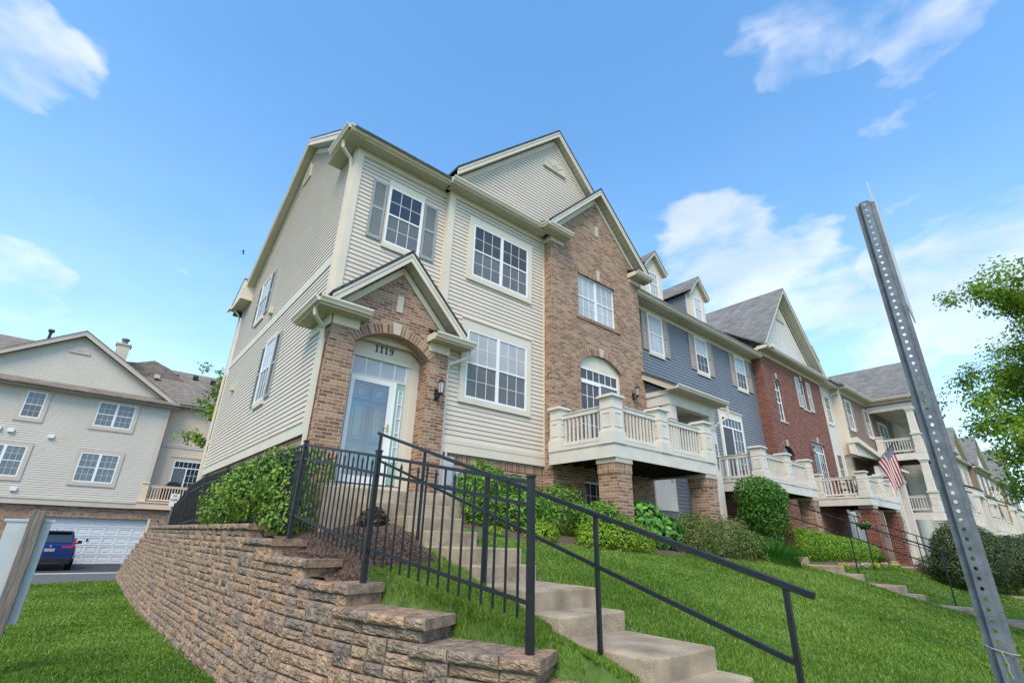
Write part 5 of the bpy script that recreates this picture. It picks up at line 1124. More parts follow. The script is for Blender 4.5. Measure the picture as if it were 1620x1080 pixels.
def house_four():
    P = H4; f = Fr('y', 8.42); w = MB(); siding(w, f, 30.9, 40.5, -.8, 8.05, .115); siding(w, Fr('x', 30.72), 8.42, 9.0, 1, 8.05, .115); w.build('siding_wall', 'siding_brown', P)
    t = MB(); t.bf(f, 30.6, 30.92, 4.6, 8.19, -.35, .03); t.build('corner_board', 'siding_cream', P)
    c = MB(); c.box(30.7, 44, 8.5, 19, -1.8, 8.1); c.build('wall_core', 'trim_cream', P)
    for a in (31.35, 34.45):
        window(P, f, a, a+.80, 6.12, 7.72, 1, (3, 2), (.03, .03, .05, .13)); shutter(P, f, a-.38, a-.05, 6.1, 7.7, 'shutter_taupe'); shutter(P, f, a+.85, a+1.16, 6.1, 7.7, 'shutter_taupe')
    eave(P, f, 30.55, 35.5, 8.19, ov=.38, frieze=.15, closeL=True, f0=30.9)
    r = MB(); r.slab([(30.4, 7.98, 8.34), (35.6, 7.98, 8.34), (38.6, 12.9, 11.7), (30.4, 12.9, 11.7)], .06); r.build('roof', 'shingle_grey', P)
    # entry hood with a sloping rake
    t = MB(); t.prism(f, [(30.3, 5.42), (34.9, 4.78), (34.9, 4.55), (30.3, 5.15)][::-1], .0, .5); t.prism(f, [(30.35, 5.15), (34.2, 4.6), (30.35, 4.45)], .0, .3); t.build('hood', 'trim_cream', P)
    t = MB(); t.slab([(30.2, 7.1, 4.10), (35.0, 7.1, 4.10), (35.0, 8.42, 4.62), (30.2, 8.42, 4.62)], .05); t.build('hood_roof', 'shingle_dark', P)
    t = MB(); t.bf(Fr('y', 7.2), 30.25, 34.95, 3.92, 4.07, 0, .1); t.bf(Fr('y', 7.35), 30.4, 34.8, 3.45, 3.9, -.2, 0); t.build('hood_beam', 'deck_white', P)
    for x in (30.6, 33.0, 34.6): porch_col(P, x, 7.5, -1.3, 3.5)
    # corner porch: front at y = 6.2
    x0, x1, yf = 35.3, 39.7, 6.2
    g = MB()
    for z0, z1 in ((7.62, 7.95),): g.box(x0, x1, yf, yf+.25, z0, z1); g.box(x0, x0+.25, yf+.25, 8.42, z0, z1)
    g.box(x0-.05, x1+.05, yf-.05, yf+.3, 8.05, 8.2); g.box(x0-.05, x0+.3, yf+.3, 8.42, 8.05, 8.2); g.box(x0+.25, x1, yf+.25, 8.42, 7.9, 7.94); g.build('porch_beam', 'deck_white', P)
    s = MB(); siding(s, Fr('x', x0+.01), yf+.02, 8.42, 7.95, 8.05, .1); siding(s, Fr('y', yf+.01), x0, x1, 7.95, 8.05, .1); s.build('porch_frieze', 'siding_brown', P)
    for zb, zt in ((4.72, 6.15), (1.52, 2.95)):
        B = bpy.data.objects.new('balcony', None); COL.objects.link(B); B.parent = P; ORG[B.name] = ORG[P.name]
        b = MB(); b.box(x0, x1, yf, yf+.04, zb, zb+.36); b.box(x0, x0+.04, yf+.04, 8.42, zb, zb+.36); b.build('fascia', 'deck_white', B)
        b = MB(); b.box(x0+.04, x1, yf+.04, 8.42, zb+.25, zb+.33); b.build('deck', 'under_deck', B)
        for (px, py) in ((x0+.2, yf+.2), (37.5, yf+.2), (x1-.2, yf+.2)): deck_post(B, px, py, zb+.36, zt, .36)
        deck_post(B, x0+.2, 8.2, zb+.36, zt, .34)
        for a, c_ in (((x0+.38, yf+.2), (37.32, yf+.2)), ((37.68, yf+.2), (x1-.38, yf+.2)), ((x0+.2, yf+.38), (x0+.2, 8.03))): m = MB(); slat_rail(m, a, c_, zt-.18, zb+.5); m.build('railing', 'deck_white', B)
    for z0, z1 in ((6.15, 7.62), (2.95, 4.72), (-1.6, 1.52)):
        for px in (x0+.2, x1-.2): porch_col(P, px, yf+.2, z0, z1, .36 if z0 > 0 else .5)
    window(P, f, 37.0, 38.6, 5.1, 7.3, 2, (2, 1), (.1, .1, .1, 0), hang=False, name='porch_door'); window(P, f, 36.4, 38.0, 1.9, 4.3, 2, (2, 1), (.1, .1, .1, 0), hang=False, name='porch_door')
    s = MB(); siding(s, Fr('x', 40.2), 6.4, 8.42, 1.8, 8.0, .13); s.build('screen_wall', 'siding_white', P)
    # cross gable over the porch
    s = MB(); siding(s, Fr('y', yf+.02), 35.2, 41.2, 8.3, 11.0, .115, clip=lambda z: (38.2-(10.75-z)/.86, 38.2+(10.75-z)/.86)); s.build('gable_wall', 'siding_brown', P)
    eave(P, Fr('y', yf), x0-.15, x1+.2, 8.19, ov=.32, frieze=.0); e = MB(); soffit_run(e, Fr('x', x0), yf-.3, 8.1, 8.19, 0, .32); e.build('soffit', 'soffit', P); e = MB(); gutter_run(e, Fr('x', x0), yf-.4, 8.2, 8.19, .323); e.bf(Fr('x', x0), yf-.34, 8.1, 8.18, 8.32, .30, .322); e.build('gutter', 'trim_cream', P)
    rake(P, Fr('y', yf+.02), 38.2, 11.15, 3.3, 2.9, .86, .08, .16, frieze=.1, roofm='shingle_grey', yback=8)
house_four()

# ------------------------------------------------------------------ the rest of the row, simpler but built the same way
def far_unit(x0, wd, mat, label, kind, y=8.6, ez=8.0, dz=0.0):
    P = empty('townhouse', (x0+wd/2, y, -2), label, 'townhouse', 'townhouses in the row'); f = Fr('y', y); x1 = x0+wd
    brick = mat.startswith('brick'); w = MB()
    if brick: brickface(w, f, x0, x1, -3, ez); brickface(w, Fr('x', x0), y, y+.6, -3, ez)
    else: siding(w, f, x0, x1, -3, ez, .13); siding(w, Fr('x', x0), y, y+.6, -3, ez, .13)
    w.build('wall', mat, P); c = MB(); c.box(x0+.03, x1-.03, y+.02, 18, -4, ez-.1); c.build('wall_core', 'trim_cream', P)
    n = 3 if wd > 6 else 2
    for i in range(n):
        a = x0+wd*(i+.5)/n-.45
        window(P, f, a, a+.9, 5.9+dz, 7.4+dz, 1, (3, 2), (.1, .1, .12, .14), up='pane_blind')
        if kind != 1: shutter(P, f, a-.5, a-.13, 5.9+dz, 7.4+dz, 'shutter_taupe', False); shutter(P, f, a+1.03, a+1.4, 5.9+dz, 7.4+dz, 'shutter_taupe', False)
    window(P, f, x0+wd*.5-1, x0+wd*.5+1, 2.2+dz, 4.3+dz, 2, (3, 2), (.12, .12, .2, .1)); 
    eave(P, f, x0-.1, x1+.1, ez, ov=.35, frieze=.15, closeL=True)
    r = MB(); r.slab([(x0-.2, y-.45, ez+.15), (x1+.2, y-.45, ez+.15), (x1+.2, 12.9, ez+3.1), (x0-.2, 12.9, ez+3.1)], .06); r.build('roof', 'shingle_grey', P)
    if kind in (0, 2):
        c_ = x0+wd/2; hw = wd*.36; s = MB()
        if brick: brickface(s, f.off(.02), c_-hw, c_+hw, ez+.1, lambda u: ez+.12+hw-abs(u-c_))
        else: siding(s, f.off(.02), c_-hw, c_+hw, ez+.1, ez+hw, .13, clip=lambda z: (c_-(ez+hw+.1-z), c_+(ez+hw+.1-z)))
        s.build('gable_wall', mat if kind == 0 else 'siding_white', P); rake(P, f, c_, ez+hw+.55, hw+.4, hw+.4, 1.0, .35, .2, roofm='shingle_grey', yback=5); half_vent(P, f, c_, ez+hw-.9, .4)
    # porch roof with rake, and a balcony
    t = MB(); t.slab([(x0+.2, y-1.9, 4.6+dz), (x0+wd*.42, y-1.9, 4.6+dz), (x0+wd*.42, y, 5.4+dz), (x0+.2, y, 5.4+dz)], .06); t.build('porch_roof', 'shingle_dark', P)
    t = MB(); t.box(x0+.3, x0+wd*.4, y-1.8, y-1.55, 4.1+dz, 4.55+dz); t.build('porch_beam', 'deck_white', P)
    for px in (x0+.5, x0+wd*.4-.2): porch_col(P, px, y-1.68, -3, 4.1+dz)
    balcony(P, x0+wd*.42+.3, x1-.2, y-2.0, y-.02, [x0+wd*.72], 'L', zb=1.4+dz, zt=2.76+dz, piers=[(x0+wd*.42+.6, y-1.7), (x1-.5, y-1.7)], z0=-3, pm=(mat if brick else 'brick_far', 'brick_soldier'))
    return P
far_unit(44.2, 6.6, 'siding_far', 'grey cream sided townhouse just beyond the white corner porch', 2, 8.7, 8.0, -.1)
far_unit(50.8, 8.4, 'brick_far', 'dull tan brick townhouse seen just right of the punched steel post', 1, 8.45, 7.95, -.2)
far_unit(59.2, 7.6, 'siding_cream', 'cream sided townhouse under the lower leaves of the maple', 0, 8.8, 7.8, -.3)
far_unit(66.8, 8.4, 'brick_far', 'second tan brick townhouse from the steel post, half behind the maple', 2, 8.4, 7.7, -.4)
far_unit(75.2, 8.6, 'siding_peach', 'beige sided townhouse near the far end of the row', 1, 8.7, 7.5, -.5)
far_unit(83.8, 12, 'siding_brown', 'dark brown townhouse farthest along the row', 2, 8.5, 7.4, -.6)
# ------------------------------------------------------------------ the house across the drive court
HN = empty('rear_townhouse', (0, 36, -1.79), 'grey white sided building above a brick base with a white garage door', 'building')
def neighbour():
    P = HN; f = Fr('y', 36.0); g = Fr('y', 36.75); w = MB()
    siding(w, f, -9.5, 2.62, 1.35, 6.95, .12); siding(w, Fr('X', 2.62), 36, 36.75, 1.35, 6.95, .12)
    siding(w, Fr('y', 36.35), -8, 3, 7.45, 10.4, .12, clip=lambda z: (-2.4-(10.28-z)*1.58, -2.4+(10.28-z)*1.58)); w.build('siding_wall', 'siding_far', P)
    w = MB(); siding(w, g, 2.62, 12, 1.35, 7.35, .12); w.build('siding_wall', 'siding_peach', P)
    c = MB(); c.box(-9.6, 2.6, 36.6, 48, -2, 7.2); c.box(-9.5, 2.6, 36.1, 36.6, 1.3, 7.2); c.box(2.6, 12, 36.9, 48, -2, 7.4); c.prism(Fr('y', 36.4), [(-7.5, 7.2), (2.8, 7.2), (-2.4, 10.3)], -.3, 0); c.build('wall_core', 'trim_tan', P)
    b = MB(); brickface(b, Fr('y', 36.15), -9.5, 4.9, -1.9, 1.1, [(-1.78, 3.08, -1.79, .54, .25)]); brickface(b, Fr('y', 36.9), 3.0, 12, -1.9, 1.1); b.build('brick_base', 'brick_tan', P)
    b = MB(); b.bf(Fr('y', 36.15), -2.0, 3.3, .54, .78, 0, .01); b.build('soldier_course', 'brick_soldier', P)
    t = MB(); t.bf(f, -9.5, 2.66, 1.10, 1.38, -.1, .06); t.bf(f, -9.5, 2.66, 1.36, 1.42, 0, .09); t.bf(f, 2.40, 2.64, 1.4, 6.9, 0, .04); t.bf(g, 2.62, 12, 4.75, 4.95, 0, .04); t.bf(g, 2.62, 12, 1.1, 1.4, 0, .05); t.bf(f, -9.5, 2.66, 6.85, 6.98, 0, .05); t.build('trim', 'trim_tan', P)
    # garage door
    fg = Fr('y', 36.38); d = MB(); d.bf(fg, -1.78, 3.08, -1.78, .54, -.05, 0)
    for i in range(8):
        for j in range(5):
            u0, z0 = -1.74+i*.6025, -1.75+j*.456; d.bf(fg, u0+.0, u0+.07, z0+.02, z0+.44, 0, .03); d.bf(fg, u0+.54, u0+.60, z0+.02, z0+.44, 0, .03); d.bf(fg, u0+.07, u0+.54, z0+.02, z0+.08, 0, .029); d.bf(fg, u0+.07, u0+.54, z0+.38, z0+.44, 0, .029); d.bf(fg, u0+.13, u0+.48, z0+.14, z0+.32, 0, .022)
    for j in range(1, 5): d.bf(fg, -1.78, 3.08, -1.77+j*.456-.006, -1.77+j*.456+.006, -.01, .004)
    gd = d.build('garage_door', 'garage_white', P); h = MB(); h.bf(fg, .62, .72, -.6, -.52, .02, .04); h.bf(fg, .65, .69, -.66, -.46, .02, .05); h.build('handle', 'black_metal', gd)
    t = MB(); t.bf(Fr('y', 36.15), 3.08, 3.2, -1.79, .60, -.02, .02); t.build('garage_frame', 'trim_cream', P)
    T = (.18, .18, .17, .20)
    for (a, b_, c_, d_, n) in ((-3.80, -3.0, 5.38, 6.78, 1), (-.75, .96, 5.38, 6.76, 2), (-.80, .92, 2.35, 3.90, 2), (-4.62, -2.98, 2.38, 3.92, 2), (-7.4, -6.6, 5.4, 6.8, 1)):
        window(P, f, a, b_, c_, d_, n, (3, 2), T, 'trim_tan', up='pane_far', lo='pane_far' if n == 2 else 'pane_screen', fw=.06)
    half_vent(P, Fr('y', 36.35), -2.40, 9.4, .45, 'trim_tan')
    for u, z in ((-4.35, 4.6), (-3.85, 4.55), (-2.25, 4.45), (-2.9, 1.7), (-3.9, 1.7)): m = MB(); m.prism(f, [(u-.12, z), (u+.12, z), (u+.12, z+.16), (u-.12, z+.16)], .0, .12); m.build('vent_hood', 'white', P)
    # pent roof strip, gutter and the big gable
    r = MB(); r.slab([(-9.6, 35.5, 7.12), (3.0, 35.5, 7.12), (3.0, 36.35, 7.52), (-9.6, 36.35, 7.52)], .06); r.build('roof', 'shingle_brown', P)
    e = MB(); e.bf(f, -9.6, 2.98, 6.96, 7.0, 0, .42); e.bf(f, -9.6, 2.98, 6.95, 7.10, .42, .45); e.build('soffit', 'soffit', P); e = MB(); gutter_run(e, f, -9.6, 3.0, 6.97, .45); e.build('gutter', 'shingle_brown', P)
    rake(P, Fr('y', 36.35), -2.42, 10.62, 8.2, 5.25, .628, .35, .24, 'trim_tan', frieze=.12, roofm='shingle_brown', yback=7)
    r = MB(); r.slab([(2.0, 36.25, 7.4), (14, 36.25, 7.4), (14, 42, 10.9), (2.0, 42, 10.9)], .06); r.slab([(-1.0, 40.5, 9.1), (2.0, 36.25, 7.4), (2.0, 42, 10.9), (-1.0, 42, 10.9)], .06)
    r.slab([(-12, 38, 9.0), (-2.5, 38, 9.0), (-2.5, 42, 11.1), (-12, 42, 11.1)], .06); r.build('roof', 'shingle_brown', P)
    r = MB(); r.prism(Fr('y', 40), [(-.6, 9.3), (3.4, 9.6), (2.2, 10.42), (1.22, 10.80), (.35, 10.45), (-.6, 10.3)], -3, 0); r.build('roof_peak', 'shingle_brown', P)
    e = MB(); gutter_run(e, g, 2.7, 12, 7.27, .45); e.build('gutter', 'shingle_brown', P)
    for u, y, z in ((1.6, 39.6, 9.6), (2.7, 40.4, 10.05), (3.9, 40.8, 10.3), (5.0, 40.4, 10.1)): m = MB(); m.box(u-.16, u+.16, y-.15, y+.15, z-.1, z+.16); m.build('roof_vent', 'trim_tan' if u < 2 else 'black_metal', P)
    c = MB(); n = len(c.v); c.box(-.98, -.30, 39, 39.7, 9.0, 11.15); c.box(-1.06, -.22, 38.93, 39.77, 11.15, 11.25); ch = c.build('chimney', 'trim_tan', P); c = MB(); c.tube([(-.64, 39.35, 11.25), (-.64, 39.35, 11.5)], .16, 10); c.tube([(-.64, 39.35, 11.55), (-.64, 39.35, 11.66)], .22, 10); c.tube([(-.64, 39.35, 11.5), (-.64, 39.35, 11.55)], .06, 6); c.build('chimney_cap', 'galvanised', ch)
    c = MB(); c.tube([(-4.25, 39.5, 9.8), (-4.25, 39.5, 11.15)], .08, 8); c.tube([(-4.25, 39.5, 11.15), (-4.25, 39.5, 11.3)], .16, 8); c.build('vent_pipe', 'black_metal', P)
    window(P, g, 5.0, 6.1, 5.4, 6.9, 1, (3, 2), (.18, .18, .18, .2), 'trim_tan', up='pane_far', lo='pane_far')
    # patio door and the peach deck
    slider(P, g, 3.64, 5.10, 1.5, 4.02, (.2, .2, .2, 0), rtm='trim_tan', lo='pane_far')
    D = bpy.data.objects.new('balcony', None); COL.objects.link(D); D.parent = P; ORG[D.name] = ORG[P.name]
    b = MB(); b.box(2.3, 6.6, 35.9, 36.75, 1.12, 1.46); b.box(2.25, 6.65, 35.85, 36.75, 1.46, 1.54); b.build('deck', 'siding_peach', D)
    b = MB(); b.box(2.36, 2.66, 35.95, 36.25, 1.54, 2.50); b.box(2.32, 2.70, 35.91, 36.29, 2.50, 2.56); b.build('post', 'siding_peach', D)
    b = MB(); slat_rail(b, (2.66, 36.1), (6.6, 36.1), 2.42, 1.60, .14, .045); b.build('railing', 'siding_peach', D)
    lantern(P, Fr('y', 36.15), 3.55, .35, s=1.0)
neighbour()
def grill():
    G = empty('grill', (4.1, 36.7, 1.54), 'covered dark grill on the peach coloured deck', 'grill'); b = MB()
    b.prism(Fr('y', 36.22), [(3.35, 1.54), (4.35, 1.54), (4.40, 2.32), (4.25, 2.40), (3.45, 2.40), (3.30, 2.32)], -.42, 0); b.build('cover', 'black_metal', G, bevel=.03)
    b = MB(); b.prism(Fr('y', 36.26), [(3.45, 2.40), (4.30, 2.40), (4.18, 2.66), (3.98, 2.72), (3.6, 2.72)], -.36, 0); b.build('lid', 'black_metal', G, bevel=.03)
grill()

def car():
    ox, oy, oz = -.62, 31.55, -1.79    # rear bumper centre on the ground
    C = empty('parked_car', (ox, oy+2.2, oz), 'blue sport utility vehicle parked facing the white garage door', 'car')
    def P3(x, y, z): return (ox+x, oy+y, oz+z)
    mb = MB()
    # stations along the length: (y, half width at sill, at belt, z sill, z belt)
    prof = [(0.0, .78, .80, .42, .95), (.06, .88, .90, .36, 1.0), (.5, .93, .93, .32, 1.04), (1.2, .94, .935, .30, 1.02), (2.4, .94, .93, .30, 1.0), (3.5, .93, .90, .30, .98), (4.2, .88, .80, .34, .84), (4.5, .75, .66, .42, .66)]
    n = []
    for (y, a, b, z0, z1) in prof:
        r = [(-a*.95, z0), (-a, z0+.18), (-b*1.0, (z0+z1)/2+.08), (-b*.955, z1), (b*.955, z1), (b, (z0+z1)/2+.08), (a, z0+.18), (a*.95, z0)]; i = len(mb.v); mb.v += [P3(x, y, z) for x, z in r]; n.append(i)
    for i, j in zip(n[:-1], n[1:]):
        for k in range(8): kk = (k+1) % 8; mb.f.append([i+k, i+kk, j+kk, j+k]); mb.uv.append(None)
    mb.f.append([n[0]+k for k in range(8)]); mb.uv.append(None); mb.f.append([n[-1]+k for k in reversed(range(8))]); mb.uv.append(None)
    # cabin
    cab = [(.05, .80, .80, .98, 1.02), (.12, .80, .78, .98, 1.25), (.34, .84, .66, 1.0, 1.62), (.7, .86, .64, 1.0, 1.68), (2.0, .86, .64, 1.0, 1.68), (2.9, .85, .60, .98, 1.55), (3.45, .84, .78, .97, 1.05)]; n = []
    for (y, a, b, z0, z1) in cab: i = len(mb.v); mb.v += [P3(x, y, z) for x, z in ((-a, z0), (-b, z1), (b, z1), (a, z0))]; n.append(i)
    for i, j in zip(n[:-1], n[1:]):
        for k in range(3): mb.f.append([i+k, i+k+1, j+k+1, j+k]); mb.uv.append(None)
    mb.f.append([n[0]+k for k in range(4)]); mb.uv.append(None); mb.f.append([n[-1]+k for k in (3, 2, 1, 0)]); mb.uv.append(None)
    body = mb.build('body', 'car_blue', C, bevel=.04)
    def quad(name, pts, mat, par=C, t=.012):
        q = MB(); p = [Vector(P3(*a)) for a in pts]; nr = (p[1]-p[0]).cross(p[3]-p[0]).normalized(); nr = -nr if nr.y > 0 and abs(nr.y) > .3 else nr
        k = len(q.v); q.v += [tuple(a+nr*t) for a in p]+[tuple(a-nr*.01) for a in p]
        m_ = len(p); q.f.append([k+i for i in range(m_)]); q.uv.append(None)
        for i in range(m_): j = (i+1) % m_; q.f.append([k+i, k+j, k+m_+j, k+m_+i]); q.uv.append(None)
        return q.build(name, mat, par)
    quad('rear_window', [(-.70, .070, 1.17), (.70, .070, 1.17), (.60, .262, 1.54), (-.60, .262, 1.54)], 'car_glass', C, .02)
    for s in (-1, 1):
        quad('side_window', [(s*.795, .55, 1.16), (s*.795, 2.75, 1.12), (s*.665, 2.5, 1.55), (s*.665, .62, 1.58)], 'car_glass')
        q = MB(); q.box(ox+s*.60-.20, ox+s*.60+.20, oy-.012, oy+.10, oz+.93, oz+1.03); q.box(ox+s*.79-.045, ox+s*.79+.045, oy+.03, oy+.2, oz+.95, oz+1.35); q.build('taillight', 'tail_red', C, bevel=.02)
        q = MB(); q.tube([P3(s*.84, 2.65, 1.08), P3(s*.97, 2.65, 1.12)], .035, 6); q.box(ox+s*.99-.09, ox+s*.99+.09, oy+2.6, oy+2.7, oz+1.08, oz+1.23); q.build('side_mirror', 'car_dark', C, bevel=.02)
        for y in (.85, 3.55):
            q = MB(); q.tube([P3(s*.70, y, .36), P3(s*.945, y, .36)], .36, 20); wh = q.build('wheel', 'tyre', C, smooth=False); q = MB(); q.tube([P3(s*.94, y, .36), P3(s*.955, y, .36)], .23, 14); q.build('rim', 'galvanised', wh)
    q = MB(); q.box(ox-.84, ox+.84, oy-.05, oy+.12, oz+.26, oz+.56); q.box(ox-.5, ox+.5, oy-.06, oy, oz+.24, oz+.34); q.build('bumper', 'car_dark', C, bevel=.03)
    q = MB(); q.box(ox-.18, ox+.18, oy-.02, oy+.02, oz+.80, oz+.93); q.build('licence_plate', 'shutter_grey', C)
    q = MB(); q.bf(Fr('y', oy), ox-.03, ox+.03, oz+1.0, oz+1.05, 0, .02); q.build('badge', 'sign_back', C)
    q = MB(); q.box(ox-.58, ox+.58, oy+.14, oy+.36, oz+1.60, oz+1.66); q.build('spoiler', 'car_dark', C, bevel=.01)
    q = MB(); q.bar(P3(-.3, .12, 1.22), P3(.15, .10, 1.27), .02); q.build('wiper', 'car_dark', C); q = MB(); q.tube([P3(0, .9, 1.68), P3(0, 1.05, 1.76)], .015, 5, r2=.006); q.build('aerial', 'car_dark', C)
car()
def no_parking():
    S = empty('parking_sign', (3.15, 27.4, -1.79), 'small white and red parking sign on a bare steel pole beyond the retaining wall', 'sign')
    x, y = 3.0, 26.5; p = MB(); p.tube([(x, y, -1.79), (x, y, 1.55)], .045, 8); p.build('pole', 'galvanised', S)
    f = Fr('y', y-.04); q = MB(); q.bf(f, x-.17, x+.17, .98, 1.50, 0, .012); pl = q.build('sign_plate', 'white', S)
    t = MB()
    for (ch, u0, z0, h) in (('N', -.065, 1.37, .075), ('O', .01, 1.37, .075), ('P', -.14, 1.20, .09), ('A', -.07, 1.20, .09), ('R', .0, 1.20, .09), ('K', .07, 1.20, .09)):
        w = h*.5; G = {'N': [((0, 0), (0, 1)), ((0, 1), (1, 0)), ((1, 0), (1, 1))], 'O': [((0, 0), (0, 1)), ((0, 1), (1, 1)), ((1, 1), (1, 0)), ((1, 0), (0, 0))], 'P': [((0, 0), (0, 1)), ((0, 1), (1, 1)), ((1, 1), (1, .5)), ((1, .5), (0, .5))],
             'A': [((0, 0), (.5, 1)), ((.5, 1), (1, 0)), ((.2, .4), (.8, .4))], 'R': [((0, 0), (0, 1)), ((0, 1), (1, 1)), ((1, 1), (1, .5)), ((1, .5), (0, .5)), ((.3, .5), (1, 0))], 'K': [((0, 0), (0, 1)), ((0, .45), (1, 1)), ((.3, .6), (1, 0))], 'I': [((0, 0), (0, 1))]}[ch]
        if ch == 'N' and z0 < 1.3: continue
        for a, b in G: t.bar(f(x+u0+a[0]*w, .014, z0+a[1]*h), f(x+u0+b[0]*w, .014, z0+b[1]*h), .012, .012)
    t.build('lettering', 'tail_red', pl)
no_parking()

# ------------------------------------------------------------------ black metal fence
FE = empty('metal_fence', (2.4, 6, -.4), 'black metal picket fence running along the top of the block wall', 'fence')
FPOST = [(2.95, 3.26, -.93, .505), (2.36, 5.12, -.50, .86), (2.22, 7.26, -.15, 1.225), (2.20, 9.7, -.05, 1.26), (2.20, 12.2, -.05, 1.30), (2.22, 14.7, -.05, 1.34), (2.23, 17.0, -.05, 1.25), (2.25, 19.4, -.1, .80)]
for (x, y, z0, z1) in FPOST:
    m = MB(); m.box(x-.027, x+.027, y-.027, y+.027, z0, z1); m.box(x-.034, x+.034, y-.034, y+.034, z1, z1+.022); m.build('post', 'black_metal', FE, bevel=.003)
for i, (a, b) in enumerate(zip(FPOST[:-1], FPOST[1:])):
    m = MB(); A, B = Vector((a[0], a[1], a[3])), Vector((b[0], b[1], b[3])); d = (B-A); L_ = math.hypot(d.x, d.y)
    tp = .045; rl = (tp, .23, .98 if i < 2 else 1.06); ext = (0, 0, 0)
    for o in rl: m.bar(A-Vector((0, 0, o)), B-Vector((0, 0, o)), .026, .032)
    n = int(L_/.115) if i < 2 else int(L_/.08); 
    for k in range(1, n):
        t = k/n; p = A+d*t; long = k % 2 == 0
        ztop = p.z-(tp if long else .135); zb = p.z-rl[2]-.13
        m.box(p.x-.008, p.x+.008, p.y-.008, p.y+.008, zb, ztop)
        if not long or i >= 2:    # spear points under the top rail
            c = (p.x, p.y); z = p.z-.135; q = len(m.v); m.v += [(c[0]-.013, c[1]-.013, z), (c[0]+.013, c[1]-.013, z), (c[0]+.013, c[1]+.013, z), (c[0]-.013, c[1]+.013, z), (c[0], c[1], z+.07)]
            for f_ in ((0, 1, 4), (1, 2, 4), (2, 3, 4), (3, 0, 4)): m.f.append([q+j for j in f_]); m.uv.append(None)
    m.build('panel', 'black_metal', FE)

# ------------------------------------------------------------------ handrails
def handrail(name, pts, posts, label, low=.42, w=.045, end=None):
    HR = empty(name, (pts[0][0], pts[-1][1], pts[-1][2]-1), label, 'handrail', 'handrails beside the concrete steps'); m = MB()
    for a, b in zip(pts[:-1], pts[1:]): m.bar(a, b, w, w*.9)
    m.build('top_rail', 'black_metal', HR, bevel=.003); m = MB()
    q = [(p[0], p[1], p[2]-low) for p in pts]
    ys_ = sorted(p[1] for p in posts); lo, hi = ys_[0], ys_[-1]
    def zat(y): return float(np.interp(y, [p[1] for p in reversed(pts)], [p[2] for p in reversed(pts)]))
    def xat(y): return float(np.interp(y, [p[1] for p in reversed(pts)], [p[0] for p in reversed(pts)]))
    m.bar((xat(hi), hi, zat(hi)-low), (xat(lo), lo, zat(lo)-low), w*.62, w*.7); m.build('lower_rail', 'black_metal', HR)
    for (x, y, z0) in posts: m = MB(); m.box(x-w*.35, x+w*.35, y-w*.35, y+w*.35, z0, zat(y)-.01); m.build('post', 'black_metal', HR)
handrail('handrail', [(3.5, 7.70, 1.60), (3.5, 1.33, -.272)], [(3.5, 7.60, .6), (3.5, 6.1, -.05), (3.5, 4.6, -.5), (3.5, 3.02, -.84), (3.5, 1.49, -1.35)], 'black handrail beside the near steps with its lower end jutting over the lawn')
handrail('handrail', [(17.0, 8.0, 1.75), (17.0, 3.05, .02-.10)], [(17.0, 7.4, .2), (17.0, 5.2, -.7), (17.0, 3.25, -1.35)], 'thin black handrail crossing in front of the round trimmed shrub', w=.04)
handrail('handrail', [(25.9, 8.0, 1.45), (25.9, 3.2, -.4)], [(25.9, 7.6, .1), (25.9, 5.6, -.9), (25.9, 3.4, -1.6)], 'thin black handrail passing below the balcony that flies the flag', w=.04)

